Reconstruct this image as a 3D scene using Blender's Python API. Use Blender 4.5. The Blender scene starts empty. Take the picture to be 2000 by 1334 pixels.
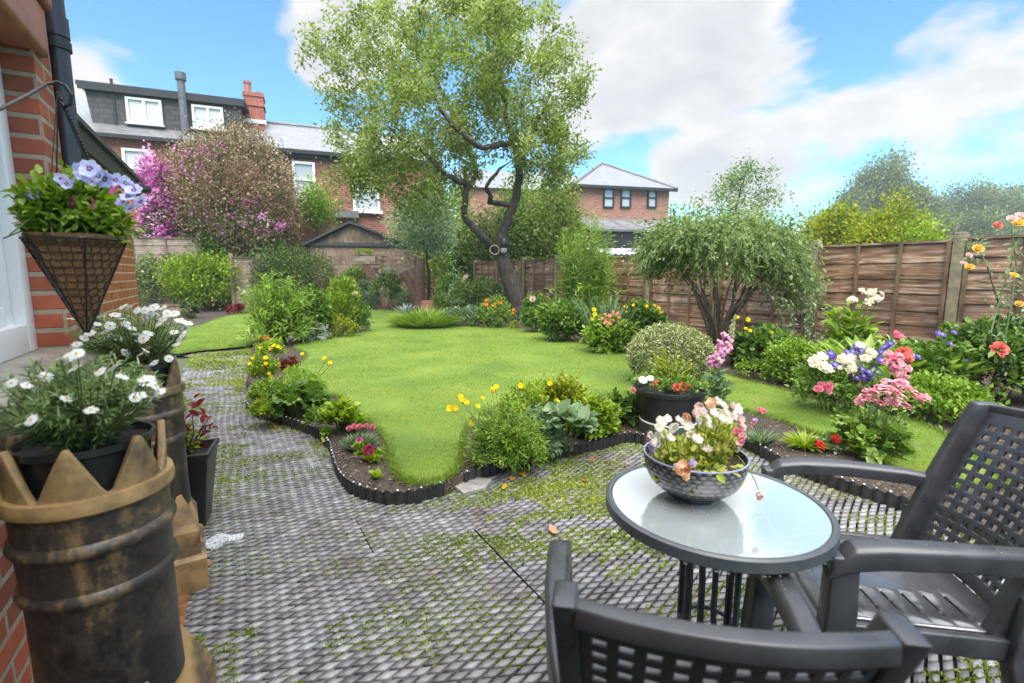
import bpy, bmesh, math, random
import numpy as np
from mathutils import Vector, Matrix, geometry
random.seed(5)
rng = np.random.default_rng(11)
SC = bpy.context.scene
COL = SC.collection
PI = math.pi

# ------------------------------------------------------------------ camera
FPX = 960.0
TH = math.atan(132.0/960.0)
CAMH = 1.35
cd = bpy.data.cameras.new('camera'); cam = bpy.data.objects.new('camera', cd); COL.objects.link(cam)
cam.location = (0, 0, CAMH); cam.rotation_euler = (PI/2-TH, 0, 0)
cd.sensor_width = 36; cd.lens = 36*FPX/2000; cd.clip_start = .05; cd.clip_end = 3000
cd.dof.use_dof = True; cd.dof.focus_distance = 3.3; cd.dof.aperture_fstop = 3.4
SC.camera = cam

def ray(px, py):
    u = (px-1000)/FPX; v = (667-py)/FPX
    return Vector((u, math.cos(TH)+v*math.sin(TH), -math.sin(TH)+v*math.cos(TH)))
def P(px, py, z=0.0):                 # where a sight line meets the level z
    d = ray(px, py); t = (z-CAMH)/d.z
    return Vector((d.x*t, d.y*t, z))
def Q(px, py, D):                     # where a sight line reaches the distance D
    d = ray(px, py); t = D/d.y
    return Vector((d.x*t, D, CAMH+d.z*t))

# ------------------------------------------------------------------ objects
def tag(o, label=None, cat=None, group=None, kind=None):
    if label: o['label'] = label
    if cat: o['category'] = cat
    if group: o['group'] = group
    if kind: o['kind'] = kind
    return o
def thing(name, label, cat, loc=(0, 0, 0), rz=0, group=None):
    o = bpy.data.objects.new(name, None); COL.objects.link(o)
    o.empty_display_size = .1
    o.location = loc; o.rotation_euler = (0, 0, rz)
    return tag(o, label, cat, group)
def link(name, me, m=None, parent=None, label=None):
    o = bpy.data.objects.new(name, me); COL.objects.link(o)
    if m is not None and len(me.materials) == 0:
        for q in (m if isinstance(m, (list, tuple)) else [m]): me.materials.append(q)
    if parent is not None: o.parent = parent
    if label: o['label'] = label
    return o
def npmesh(name, V, F, A=None, smooth=False, MI=None):
    V = np.asarray(V, np.float32); F = np.asarray(F, np.int32)
    me = bpy.data.meshes.new(name)
    k = F.shape[1]
    me.vertices.add(len(V)); me.vertices.foreach_set('co', V.ravel())
    me.loops.add(F.size); me.loops.foreach_set('vertex_index', F.ravel())
    me.polygons.add(len(F)); me.polygons.foreach_set('loop_start', np.arange(0, F.size, k, dtype=np.int32))
    if smooth: me.polygons.foreach_set('use_smooth', np.ones(len(F), bool))
    if MI is not None: me.polygons.foreach_set('material_index', np.asarray(MI, np.int32))
    if A is not None:
        at = me.attributes.new('v', 'FLOAT', 'POINT'); at.data.foreach_set('value', np.asarray(A, np.float32))
    me.update(calc_edges=True)
    return me

class MB:                              # collects shapes into one mesh
    def __init__(s): s.v = []; s.f = []; s.mi = []; s.cur = 0
    def add(s, vs, fs):
        o = len(s.v); s.v += [tuple(q) for q in vs]
        for f in fs: s.f.append(tuple(o+i for i in f)); s.mi.append(s.cur)
        return s
    def box(s, c, d, R=None):
        hx, hy, hz = d[0]/2, d[1]/2, d[2]/2
        vs = [Vector((x*hx, y*hy, z*hz)) for x in (-1, 1) for y in (-1, 1) for z in (-1, 1)]
        if R is not None: vs = [R @ q for q in vs]
        c = Vector(c); vs = [q+c for q in vs]
        return s.add(vs, [(0, 1, 3, 2), (4, 6, 7, 5), (0, 4, 5, 1), (2, 3, 7, 6), (0, 2, 6, 4), (1, 5, 7, 3)])
    def beam(s, a, b, w, h, up=(0, 0, 1)):  # box from a to b
        a = Vector(a); b = Vector(b); y = (b-a).normalized(); x = y.cross(Vector(up))
        if x.length < 1e-4: x = y.cross(Vector((1, 0, 0)))
        x.normalize(); z = x.cross(y)
        R = Matrix((x, y, z)).transposed()
        return s.box((a+b)/2, (w, (b-a).length, h), R)
    def tube(s, pts, rad, n=8, cap=True):
        pts = [Vector(p) for p in pts]; m = len(pts)
        if not hasattr(rad, '__len__'): rad = [rad]*m
        o = len(s.v); prev = None
        for i, p in enumerate(pts):
            t = (pts[min(i+1, m-1)]-pts[max(i-1, 0)]).normalized()
            if prev is None:
                x = t.cross(Vector((0, 0, 1)))
                if x.length < .05: x = t.cross(Vector((1, 0, 0)))
            else: x = prev-t*prev.dot(t)
            x.normalize(); prev = x; y = t.cross(x)
            for k in range(n):
                a = 2*PI*k/n; s.v.append(tuple(p+(x*math.cos(a)+y*math.sin(a))*rad[i]))
        for i in range(m-1):
            for k in range(n):
                s.f.append((o+i*n+k, o+i*n+(k+1) % n, o+(i+1)*n+(k+1) % n, o+(i+1)*n+k)); s.mi.append(s.cur)
        if cap:
            s.f.append(tuple(o+k for k in range(n))[::-1]); s.mi.append(s.cur)
            s.f.append(tuple(o+(m-1)*n+k for k in range(n))); s.mi.append(s.cur)
        return s
    def lathe(s, prof, n=32, c=(0, 0, 0), sq=None):
        o = len(s.v); m = len(prof)
        for (r, z) in prof:
            for k in range(n):
                a = 2*PI*k/n
                rr = r if sq is None else r*sq(a)
                s.v.append((c[0]+rr*math.cos(a), c[1]+rr*math.sin(a), c[2]+z))
        for i in range(m-1):
            for k in range(n):
                s.f.append((o+i*n+k, o+i*n+(k+1) % n, o+(i+1)*n+(k+1) % n, o+(i+1)*n+k)); s.mi.append(s.cur)
        return s
    def disc(s, r, z, n=32, c=(0, 0)):
        return s.add([(c[0]+r*math.cos(2*PI*k/n), c[1]+r*math.sin(2*PI*k/n), z) for k in range(n)], [tuple(range(n))])
    def prism(s, poly, y0, y1):        # polygon in XZ pushed along Y
        n = len(poly)
        vs = [(x, y0, z) for x, z in poly]+[(x, y1, z) for x, z in poly]
        fs = [tuple(range(n)), tuple(range(2*n-1, n-1, -1))]+[(i, i+n, (i+1) % n+n, (i+1) % n) for i in range(n)]
        return s.add(vs, fs)
    def mesh(s, name, smooth=False, bevel=0):
        me = bpy.data.meshes.new(name); me.from_pydata(s.v, [], s.f)
        me.polygons.foreach_set('material_index', np.array(s.mi, np.int32))
        bm = bmesh.new(); bm.from_mesh(me)
        bmesh.ops.recalc_face_normals(bm, faces=bm.faces[:])
        if bevel: bmesh.ops.bevel(bm, geom=[e for e in bm.edges if e.is_manifold and e.calc_face_angle(0) > .5], offset=bevel, segments=2, affect='EDGES', profile=.6, clamp_overlap=True)
        if smooth or bevel:
            for f in bm.faces: f.smooth = True
            for e in bm.edges:
                if e.is_manifold and e.calc_face_angle(0) > (.65 if not bevel else 1.2): e.smooth = False
        bm.to_mesh(me); bm.free(); me.update()
        return me
    def build(s, name, m, parent=None, smooth=False, bevel=0, label=None):
        return link(name, s.mesh(name, smooth, bevel), m, parent, label)

# ------------------------------------------------------------------ materials
def newmat(name):
    m = bpy.data.materials.new(name); m.use_nodes = True
    nt = m.node_tree; b = nt.nodes['Principled BSDF']
    return m, nt, b
def nd(nt, t, **k):
    n = nt.nodes.new(t)
    for a, v in k.items():
        if a in n.inputs.keys(): n.inputs[a].default_value = v
        else: setattr(n, a, v)
    return n
def c4(c): return (c[0], c[1], c[2], 1)
def ramp(nt, stops):
    r = nt.nodes.new('ShaderNodeValToRGB'); e = r.color_ramp.elements
    while len(e) < len(stops): e.new(.5)
    for i, (p, c) in enumerate(stops): e[i].position = p; e[i].color = c4(c)
    return r
def objco(nt): return nd(nt, 'ShaderNodeTexCoord').outputs['Object']
def bump(nt, b, src, st=.3, dist=.01):
    n = nd(nt, 'ShaderNodeBump', Strength=st, Distance=dist)
    nt.links.new(src, n.inputs['Height']); nt.links.new(n.outputs[0], b.inputs['Normal']); return n
def plain(name, c1, c2=None, rough=.5, sc=20, metal=0, bmp=0, bd=.004, spec=.5, coat=0, mid=(.35, .65)):
    m, nt, b = newmat(name)
    b.inputs['Roughness'].default_value = rough; b.inputs['Metallic'].default_value = metal
    b.inputs['Specular IOR Level'].default_value = spec; b.inputs['Coat Weight'].default_value = coat
    b.inputs['Coat Roughness'].default_value = .15
    if c2 is None: c2 = tuple(x*.8 for x in c1)
    n = nd(nt, 'ShaderNodeTexNoise', Scale=sc, Detail=6, Roughness=.6)
    nt.links.new(objco(nt), n.inputs['Vector'])
    r = ramp(nt, [(mid[0], c2), (mid[1], c1)]); nt.links.new(n.outputs['Fac'], r.inputs[0]); nt.links.new(r.outputs[0], b.inputs['Base Color'])
    if bmp: bump(nt, b, n.outputs['Fac'], bmp, bd)
    return m
def leafmat(name, cols, trans=.35, rough=.45, spec=.28):
    m, nt, b = newmat(name)
    a = nd(nt, 'ShaderNodeAttribute', attribute_name='v')
    k = len(cols); r = ramp(nt, [(i/(k-1), c) for i, c in enumerate(cols)])
    nt.links.new(a.outputs['Fac'], r.inputs[0]); nt.links.new(r.outputs[0], b.inputs['Base Color'])
    b.inputs['Roughness'].default_value = rough; b.inputs['Specular IOR Level'].default_value = spec
    t = nd(nt, 'ShaderNodeBsdfTranslucent'); mx = nd(nt, 'ShaderNodeMixShader'); mx.inputs[0].default_value = trans
    h = nd(nt, 'ShaderNodeHueSaturation', Saturation=1.1, Value=1.25); nt.links.new(r.outputs[0], h.inputs['Color']); nt.links.new(h.outputs[0], t.inputs[0])
    nt.links.new(b.outputs[0], mx.inputs[1]); nt.links.new(t.outputs[0], mx.inputs[2])
    nt.links.new(mx.outputs[0], nt.nodes['Material Output'].inputs[0])
    return m
def brickmat(name, c1, c2, mortar, bw=.225, bh=.075, ms=.01, rough=.75, bmp=.6, noisec=None, sc=1.0):
    m, nt, b = newmat(name)
    s = nd(nt, 'ShaderNodeSeparateXYZ'); nt.links.new(objco(nt), s.inputs[0])
    ad = nd(nt, 'ShaderNodeMath', operation='ADD'); nt.links.new(s.outputs[0], ad.inputs[0]); nt.links.new(s.outputs[1], ad.inputs[1])
    cb = nd(nt, 'ShaderNodeCombineXYZ'); nt.links.new(ad.outputs[0], cb.inputs[0]); nt.links.new(s.outputs[2], cb.inputs[1])
    t = nd(nt, 'ShaderNodeTexBrick', Scale=sc, Color1=c4(c1), Color2=c4(c2), Mortar=c4(mortar))
    t.inputs['Brick Width'].default_value = bw; t.inputs['Row Height'].default_value = bh
    t.inputs['Mortar Size'].default_value = ms; t.inputs['Mortar Smooth'].default_value = .3; t.inputs['Bias'].default_value = -.1
    nt.links.new(cb.outputs[0], t.inputs['Vector'])
    n = nd(nt, 'ShaderNodeTexNoise', Scale=7, Detail=8, Roughness=.7); nt.links.new(objco(nt), n.inputs['Vector'])
    mx = nd(nt, 'ShaderNodeMix', data_type='RGBA', blend_type='MULTIPLY'); mx.inputs[0].default_value = .75
    r = ramp(nt, [(.3, noisec or (.55, .5, .5)), (.68, (1.15, 1.1, 1.1))]); nt.links.new(n.outputs['Fac'], r.inputs[0])
    nt.links.new(t.outputs['Color'], mx.inputs[6]); nt.links.new(r.outputs[0], mx.inputs[7])
    nt.links.new(mx.outputs[2], b.inputs['Base Color']); b.inputs['Roughness'].default_value = rough
    iv = nd(nt, 'ShaderNodeMath', operation='SUBTRACT'); iv.inputs[0].default_value = 1; nt.links.new(t.outputs['Fac'], iv.inputs[1])
    bump(nt, b, iv.outputs[0], bmp, .006)
    return m
def woodmat(name, c1, c2, c3, axis=0, rough=.6, sc=1.0):
    # grain stretched along one local axis
    m, nt, b = newmat(name)
    mp = nd(nt, 'ShaderNodeMapping'); sv = [14*sc]*3; sv[axis] = 1.3*sc; mp.inputs['Scale'].default_value = sv
    nt.links.new(objco(nt), mp.inputs[0])
    n = nd(nt, 'ShaderNodeTexNoise', Scale=1.6, Detail=9, Roughness=.65, Distortion=.7); nt.links.new(mp.outputs[0], n.inputs['Vector'])
    r = ramp(nt, [(.3, c1), (.5, c2), (.7, c3)]); nt.links.new(n.outputs['Fac'], r.inputs[0])
    oi = nd(nt, 'ShaderNodeAttribute', attribute_name='v')
    n2 = nd(nt, 'ShaderNodeTexNoise', Scale=1.7*sc, Detail=3); nt.links.new(objco(nt), n2.inputs['Vector'])
    mx = nd(nt, 'ShaderNodeMix', data_type='RGBA', blend_type='MULTIPLY'); mx.inputs[0].default_value = .7
    r2 = ramp(nt, [(.36, (.38, .33, .3)), (.62, (1.3, 1.25, 1.2))]); nt.links.new(n2.outputs['Fac'], r2.inputs[0])
    nt.links.new(r.outputs[0], mx.inputs[6]); nt.links.new(r2.outputs[0], mx.inputs[7]); nt.links.new(mx.outputs[2], b.inputs['Base Color'])
    b.inputs['Roughness'].default_value = rough; bump(nt, b, n.outputs['Fac'], .4, .004)
    return m

# ------------------------------------------------------------------ foliage
def unit(a): return a/np.maximum(np.linalg.norm(a, axis=-1, keepdims=True), 1e-9)
def tmpl(rows, tip=True, droop=.0, fold=.12):
    # rows: (t along, half width); a leaf folded on its midrib
    V = [(0, 0, 0)]; F = []
    prev = None
    for t, w in rows:
        z = -droop*t*t; i = len(V); V += [(-w, t, z+fold*w), (0, t+.0, z-fold*w*.6), (w, t, z+fold*w)]
        if prev is None: F += [(0, i+1, i), (0, i+2, i+1)]
        else: F += [(prev, prev+1, i+1), (prev, i+1, i), (prev+1, prev+2, i+2), (prev+1, i+2, i+1)]
        prev = i
    V.append((0, 1, -droop)); k = len(V)-1; F += [(prev, prev+1, k), (prev+1, prev+2, k)]
    return np.array(V, float), np.array(F, int)
OVAL = tmpl([(.45, .27)], droop=.1, fold=.5)
OVAL2 = tmpl([(.25, .22), (.6, .26)], droop=.15, fold=.4)
ROUND = tmpl([(.2, .3), (.7, .36)], droop=.12, fold=.3)
LANCE = tmpl([(.2, .07), (.55, .075)], droop=.3, fold=.5)
FINE = tmpl([(.2, .016), (.6, .014)], droop=.45, fold=.4)
BLADE = tmpl([(.15, .035), (.45, .035), (.75, .026)], droop=.42, fold=.4)
STRAP = tmpl([(.15, .07), (.4, .12), (.7, .105)], droop=.6, fold=.5)
STIFF = tmpl([(.2, .045), (.6, .04)], droop=.05, fold=.5)
BROAD = tmpl([(.2, .085), (.5, .13), (.8, .085)], droop=.32, fold=.45)
BIGL = tmpl([(.12, .16), (.35, .34), (.6, .36), (.85, .2)], droop=.22, fold=.35)
def lobed():
    V = [(0, 0, 0)]; F = []; n = 20
    for k in range(n+1):
        a = -PI*.86+2*PI*.86*k/n
        r = .5*(1-.3*abs(math.sin(a*2.5+PI/2))**1.0)+.1
        V.append((r*math.sin(a), .42+r*math.cos(a), .06*math.cos(a*5)-.12*(r*math.cos(a))**2))
    V.append((0, .42, .03)); c = len(V)-1
    for k in range(1, n+1): F.append((c, k+1, k))
    F.append((c, 1, 0)); F.append((c, 0, n+1))
    return np.array(V, float), np.array(F, int)
LOBE = lobed()
class Fol:
    def __init__(s): s.V = []; s.F = []; s.A = []; s.n = 0
    def add(s, tm, pos, dr, nr, size, v):
        V0, F0 = tm; k = len(V0); n = len(pos)
        if n == 0: return s
        y = unit(np.asarray(dr, float)); x = np.cross(y, nr)
        bad = np.linalg.norm(x, axis=1) < 1e-3; x[bad] = np.cross(y[bad], [1, .1, 0]); x = unit(x); z = np.cross(x, y)
        L = V0[None]*np.asarray(size, float).reshape(-1, 1, 1)
        W = np.asarray(pos)[:, None]+L[..., 0:1]*x[:, None]+L[..., 1:2]*y[:, None]+L[..., 2:3]*z[:, None]
        s.V.append(W.reshape(-1, 3)); s.F.append((F0[None]+(np.arange(n)*k)[:, None, None]).reshape(-1, 3)+s.n)
        s.A.append(np.repeat(np.clip(v, 0, 1), k)); s.n += n*k
        return s
    def mesh(s, name): return npmesh(name, np.concatenate(s.V), np.concatenate(s.F), np.concatenate(s.A), smooth=True)
    def build(s, name, m, parent=None, label=None): return link(name, s.mesh(name), m, parent, label)
def rnd(n, k=3): return rng.normal(size=(n, k))
def cloudpts(n_cl, per, rx, ry, h, z0=0, cr=.16, shell=.55, low=-.75, lump=.14):
    # leaf positions in clumps through an uneven dome
    d = unit(rnd(n_cl*3)); d = d[d[:, 2] > low][:n_cl]
    ph = rng.uniform(0, 6.28, 6); fr = rng.uniform(2, 4.5, 6)
    L = 1+lump*(np.sin(d[:, 0]*fr[0]+ph[0])+np.sin(d[:, 1]*fr[1]+ph[1])+np.sin(d[:, 2]*fr[2]+ph[2])+.6*np.sin(d[:, 0]*fr[3]*2+d[:, 2]*4+ph[3]))*.7
    r = (shell+(1-shell)*rng.uniform(0, 1, len(d))**.6)*L
    c = np.stack([d[:, 0]*r*rx, d[:, 1]*r*ry, z0+h/2+d[:, 2]*r*h/2], -1)
    idx = np.repeat(np.arange(len(c)), per)
    S = np.array([rx, ry, h/2])*cr
    p = c[idx]+rnd(len(idx))*S*.75
    tone = rng.normal(0, .2, len(c))[idx]
    out = unit((p-np.array([0, 0, z0+h*.35]))/np.array([rx, ry, h/2]))
    return p, out, tone, c
def shrub(fol, n, rx, ry, h, leaf, tm=OVAL, z0=0, cr=.16, shell=.55, up=.35, rand=.7, base=.5, per=26, low=-.75, lump=.14, sv=.25, zmin=.02, tn=1):
    p, out, tone, c = cloudpts(max(8, n//per), per, rx, ry, h, z0, cr, shell, low, lump)
    k = p[:, 2] > zmin; p, out, tone = p[k], out[k], tone[k]
    m = len(p)
    dr = out*.8+rnd(m)*rand+np.array([0, 0, up])
    nr = rnd(m)*.45+np.array([0, 0, 1])+out*.3
    fol.add(tm, p, dr, nr, leaf*rng.uniform(.65, 1.25, m), base+tone*tn+rng.normal(0, sv*.6, m))
    return c
def stems_to(mb, c, n, r=.006, base=.06, z=0):
    k = rng.permutation(len(c))[:n]
    for i in k:
        b = Vector((rng.normal()*base, rng.normal()*base, z)); e = Vector(c[i])
        m = (b+e)/2+Vector((rng.normal()*.03, rng.normal()*.03, .12*(e-b).length)); m.x = b.x*.55+e.x*.45; m.y = b.y*.55+e.y*.45
        mb.tube([b, b*.6+m*.4, m, m*.5+e*.5, e], [r, r*.9, r*.75, r*.55, r*.3], 5, cap=False)
def herb(fol, mb, n, rx, ry, h, leaf, tm=OVAL, per=14, dome=.55, t0=.2, r=.004, up=.3, base=.5, spread=.25, sv=.2, hv=.25, arch=.3, top=1.0, tend=1.0, outw=.5):
    # stems rising from the crown of the plant with leaves set along them; returns tips
    tips = []
    for i in range(n):
        a = rng.uniform(0, 6.28); q = math.sqrt(rng.uniform(0, 1))
        b = np.array([rx*spread*q*math.cos(a), ry*spread*q*math.sin(a), 0])
        hh = h*(1-hv*rng.uniform(0, 1))*(1-(1-top)*q)*math.sqrt(max(.15, 1-dome*q*q))
        e = np.array([rx*q*math.cos(a), ry*q*math.sin(a), hh])
        m = (b+e)/2+np.array([-(e-b)[0]*arch*.5, -(e-b)[1]*arch*.5, hh*arch*.5])
        t = np.linspace(t0, tend, per)+rng.uniform(-.5, .5, per)/per*.7
        t = np.clip(t, 0, 1)[:, None]
        p = (1-t)**2*b+2*t*(1-t)*m+t*t*e; tg = unit(2*(1-t)*(m-b)+2*t*(e-m))
        sd = np.cross(tg, rnd(per)); sd = unit(sd)
        dr = sd*.8+tg*.45+np.array([0, 0, up])+np.array([math.cos(a), math.sin(a), 0])*outw*q
        tone = rng.normal(0, .12)
        fol.add(tm, p, dr, np.array([[0, 0, 1.]])+rnd(per)*.3+tg*.2, leaf*rng.uniform(.7, 1.2, per)*(1.1-.35*t[:, 0]), base+tone+rng.normal(0, sv*.5, per))
        if mb is not None:
            mb.tube([Vector(b), Vector((b+m)/2*.5+m*.5), Vector(.25*b+.5*m+.25*e), Vector(e)], [r, r*.8, r*.7, r*.4], 4, cap=False)
        tips.append((e, unit((e-m)[None])[0]))
    return tips
def tuft(fol, n, r, leaf, tm=BLADE, base=.5, up=1.0, lv=.35, r0=.2, sv=.25, z0=0):
    a = rng.uniform(0, 6.28, n); q = np.sqrt(rng.uniform(0, 1, n))
    p = np.stack([r*r0*q*np.cos(a), r*r0*q*np.sin(a), np.full(n, z0)], -1)
    dr = np.stack([np.cos(a)*q, np.sin(a)*q, np.full(n, up)], -1)+rnd(n)*.12
    nr = np.stack([-np.cos(a)*.6, -np.sin(a)*.6, np.full(n, 1.)], -1)+rnd(n)*.1
    fol.add(tm, p, dr, nr, leaf*(1-lv*rng.uniform(0, 1, n)), base+rng.normal(0, sv, n))

class Tree:                            # limbs drawn by hand, then grown towards the crown
    def __init__(s): s.p = []; s.par = []; s.r = []; s.child = []
    def node(s, p, par, r): s.p.append(np.array(p, float)); s.par.append(par); s.r.append(r); return len(s.p)-1
    def limb(s, pts, r0, r1, par=-1, sub=4, jit=.0):
        pts = [np.array(q, float) for q in pts]; n = len(pts); last = par; out = []
        for i in range(n-1):
            p0 = pts[max(i-1, 0)]; p1 = pts[i]; p2 = pts[i+1]; p3 = pts[min(i+2, n-1)]
            for k in range(sub):
                t = k/sub
                q = .5*((2*p1)+(-p0+p2)*t+(2*p0-5*p1+4*p2-p3)*t*t+(-p0+3*p1-3*p2+p3)*t**3)
                f = (i+t)/(n-1)
                if i == 0 and k == 0 and par >= 0: continue
                last = s.node(q+rng.normal(0, jit, 3), last, r0+(r1-r0)*f); out.append(last)
        last = s.node(pts[-1], last, r1); out.append(last)
        return out
    def grow(s, targets, r=.02, wob=.12, sag=.0, start=0, rmin=.004, step=4):
        T = np.asarray(targets); nodes = np.array(s.p); done = []
        d0 = np.min(np.linalg.norm(T[:, None]-nodes[None, start:], axis=2), axis=1)
        for i in np.argsort(d0):
            e = T[i]; nodes = np.array(s.p[start:])
            dd = np.linalg.norm(nodes-e, axis=1)+.35*np.maximum(0, nodes[:, 2]-e[2])
            j = int(np.argmin(dd))+start; b = s.p[j]; L = np.linalg.norm(e-b)
            rb = max(rmin*1.2, min(s.r[j]*.62, r*(.25+.5*L)))
            off = rng.normal(0, wob*L, 3); last = j
            for k in range(1, step+1):
                t = k/step
                q = b+(e-b)*t+off*math.sin(PI*t)*.6+np.array([0, 0, sag*L*(t-t*t)*2])
                last = s.node(q, last, rb+(rmin-rb)*t)
            done.append(last)
        return done
    def mesh(s, mb, n1=9):
        kids = {}
        for i, q in enumerate(s.par): kids.setdefault(q, []).append(i)
        st = [(i, None) for i in kids.get(-1, [])]
        while st:
            i, b = st.pop(); pts = []; rad = []
            if b is not None: pts.append(s.p[b]); rad.append(min(s.r[b], s.r[i]*1.25))
            cur = i
            while True:
                pts.append(s.p[cur]); rad.append(s.r[cur]); ks = kids.get(cur, [])
                if not ks: break
                ks = sorted(ks, key=lambda q: -s.r[q]); nx = ks[0]
                for q in ks[1:]: st.append((q, cur))
                cur = nx
            if len(pts) > 1: mb.tube(pts, rad, n1 if rad[0] > .05 else 5 if rad[0] > .012 else 3, cap=False)
        return mb
def clumps(fol, c, per, cr, leaf, tm=OVAL, base=.5, hang=0, up=.2, sv=.2, center=None, zs=1.0):
    idx = np.repeat(np.arange(len(c)), per); p = np.asarray(c)[idx]+rnd(len(idx))*np.array([cr, cr, cr*zs]); m = len(p)
    tone = rng.normal(0, .16, len(c))[idx]
    o = unit(p-np.asarray(c)[idx]); dr = o*.7+rnd(m)*.6+np.array([0, 0, up-hang])
    fol.add(tm, p, dr, rnd(m)*.5+np.array([0, 0, 1.]), leaf*rng.uniform(.6, 1.25, m), base+tone+rng.normal(0, sv*.6, m))

# ------------------------------------------------------------------ polygons on the ground
def smooth_poly(pts, sub=4, closed=False):
    pts = [np.array(p[:2], float) for p in pts]; n = len(pts); out = []
    for i in range(n if closed else n-1):
        p0, p1, p2, p3 = [pts[(i+k) % n] if closed else pts[min(max(i+k, 0), n-1)] for k in (-1, 0, 1, 2)]
        for k in range(sub):
            t = k/sub; out.append(.5*((2*p1)+(-p0+p2)*t+(2*p0-5*p1+4*p2-p3)*t*t+(-p0+3*p1-3*p2+p3)*t**3))
    if not closed: out.append(pts[-1])
    return np.array(out)
def inside(poly, q):
    x, y = q[:, 0], q[:, 1]; c = np.zeros(len(q), bool); n = len(poly); j = n-1
    for i in range(n):
        xi, yi = poly[i]; xj, yj = poly[j]
        if yi != yj:
            h = ((yi > y) != (yj > y)) & (x < (xj-xi)*(y-yi)/(yj-yi)+xi); c ^= h
        j = i
    return c
def sheet(name, poly, step, z, amp=0, fr=2.0, skirt=0):
    poly = np.asarray(poly, float); lo = poly.min(0); hi = poly.max(0)
    gx, gy = np.meshgrid(np.arange(lo[0], hi[0], step), np.arange(lo[1], hi[1], step))
    g = np.stack([gx.ravel(), gy.ravel()], -1)+rng.uniform(-.25, .25, (gx.size, 2))*step
    g = g[inside(poly, g)]
    pts = [Vector(p) for p in poly]+[Vector(p) for p in g]
    n = len(poly)
    r = geometry.delaunay_2d_cdt(pts, [], [list(range(n))], 1, 1e-5)
    V = np.array([(p.x, p.y, 0) for p in r[0]])
    h = amp*(np.sin(V[:, 0]*fr*3.1+np.sin(V[:, 1]*fr*2.3)*1.5)+np.sin(V[:, 1]*fr*3.7+np.sin(V[:, 0]*fr*1.9)*2)+.5*rng.normal(size=len(V)))*.5
    V[:, 2] = z+h; F = [tuple(f) for f in r[2]]
    V = [tuple(q) for q in V]
    if skirt:
        o = len(V); V += [(p[0], p[1], z-skirt) for p in poly]
        ids = list(range(n))
        F += [(ids[i], ids[(i+1) % n], o+(i+1) % n, o+i) for i in range(n)]
    me = bpy.data.meshes.new(name); me.from_pydata(V, [], F)
    bm = bmesh.new(); bm.from_mesh(me); bmesh.ops.recalc_face_normals(bm, faces=bm.faces[:])
    for f in bm.faces: f.smooth = True
    if sum(f.normal.z for f in bm.faces) < 0: bmesh.ops.reverse_faces(bm, faces=bm.faces[:])
    bm.to_mesh(me); bm.free(); return me
# ------------------------------------------------------------------ sky and sun
EXPO = 2.74
SUN_EL, SUN_AZ = math.radians(58), math.radians(176)    # azimuth clockwise from +Y: behind the camera, almost straight behind
w = bpy.data.worlds.new('World'); SC.world = w; w.use_nodes = True
nt = w.node_tree; bg = nt.nodes['Background']
sky = nd(nt, 'ShaderNodeTexSky', sky_type='NISHITA', sun_disc=False, sun_elevation=SUN_EL, sun_rotation=SUN_AZ, air_density=1.0, dust_density=.3, ozone_density=2.2)
tc = nd(nt, 'ShaderNodeTexCoord'); DIR = tc.outputs['Generated']
def math_(op, a, b=None, clamp=False):
    n = nd(nt, 'ShaderNodeMath', operation=op, use_clamp=clamp)
    for i, q in enumerate((a, b)):
        if q is None: continue
        if isinstance(q, (int, float)): n.inputs[i].default_value = q
        else: nt.links.new(q, n.inputs[i])
    return n.outputs[0]
sx = nd(nt, 'ShaderNodeSeparateXYZ'); nt.links.new(DIR, sx.inputs[0])
mp = nd(nt, 'ShaderNodeMapping'); mp.inputs['Scale'].default_value = (1, 1, 2.1); mp.inputs['Location'].default_value = (3.1, 1.7, .4); nt.links.new(DIR, mp.inputs[0])
n1 = nd(nt, 'ShaderNodeTexNoise', Scale=4.2, Detail=10, Roughness=.56, Distortion=.25); nt.links.new(mp.outputs[0], n1.inputs['Vector'])
n2 = nd(nt, 'ShaderNodeTexNoise', Scale=6, Detail=7, Roughness=.55, Distortion=.1); nt.links.new(mp.outputs[0], n2.inputs['Vector'])
dens = math_('MULTIPLY', math_('SUBTRACT', n1.outputs['Fac'], .5), 5.0)
dens = math_('ADD', dens, -.55)
# where the banks of cloud stand: sight line, angular radius, weight
for px, py, rad, amp in [(1050, 60, 19, .75), (1330, 110, 15, .8), (1560, 210, 15, .85), (1850, 190, 14, .85), (1250, 210, 12, .6), (1960, 110, 9, .55), (1720, 270, 10, .5),
                         (700, 60, 8, .5), (760, 130, 8, .4), (200, 152, 5, 1.5), (160, 190, 4, .7), (650, 50, 8, .9), (640, 150, 4.5, .8), (1440, 350, 6, .75), (1520, 380, 5, .45), (1340, 345, 4.5, .6), (1930, 300, 7, .5), (600, 90, 4, .4),
                         (1640, 5, 7, -.8), (1860, 15, 8, -.8), (1450, 150, 11, .5), (1000, -400, 28, .6), (1500, -700, 30, .7), (400, -600, 26, .5), (1650, 125, 3.5, -.35), (1850, 385, 9, -1.0), (1620, 330, 5, -.6), (350, 80, 14, -.5), (640, 250, 6, -.4), (1200, 320, 5, -.4), (1480, 300, 4, -.25)]:
    d = ray(px, py).normalized()
    dp = nd(nt, 'ShaderNodeVectorMath', operation='DOT_PRODUCT'); nt.links.new(DIR, dp.inputs[0]); dp.inputs[1].default_value = d
    mr = nd(nt, 'ShaderNodeMapRange', interpolation_type='SMOOTHSTEP'); mr.inputs[1].default_value = math.cos(math.radians(rad)); mr.inputs[2].default_value = math.cos(math.radians(rad*.15)); mr.inputs[4].default_value = abs(amp)*.85
    nt.links.new(dp.outputs['Value'], mr.inputs[0])
    dens = math_('ADD' if amp > 0 else 'SUBTRACT', dens, mr.outputs[0])
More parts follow.
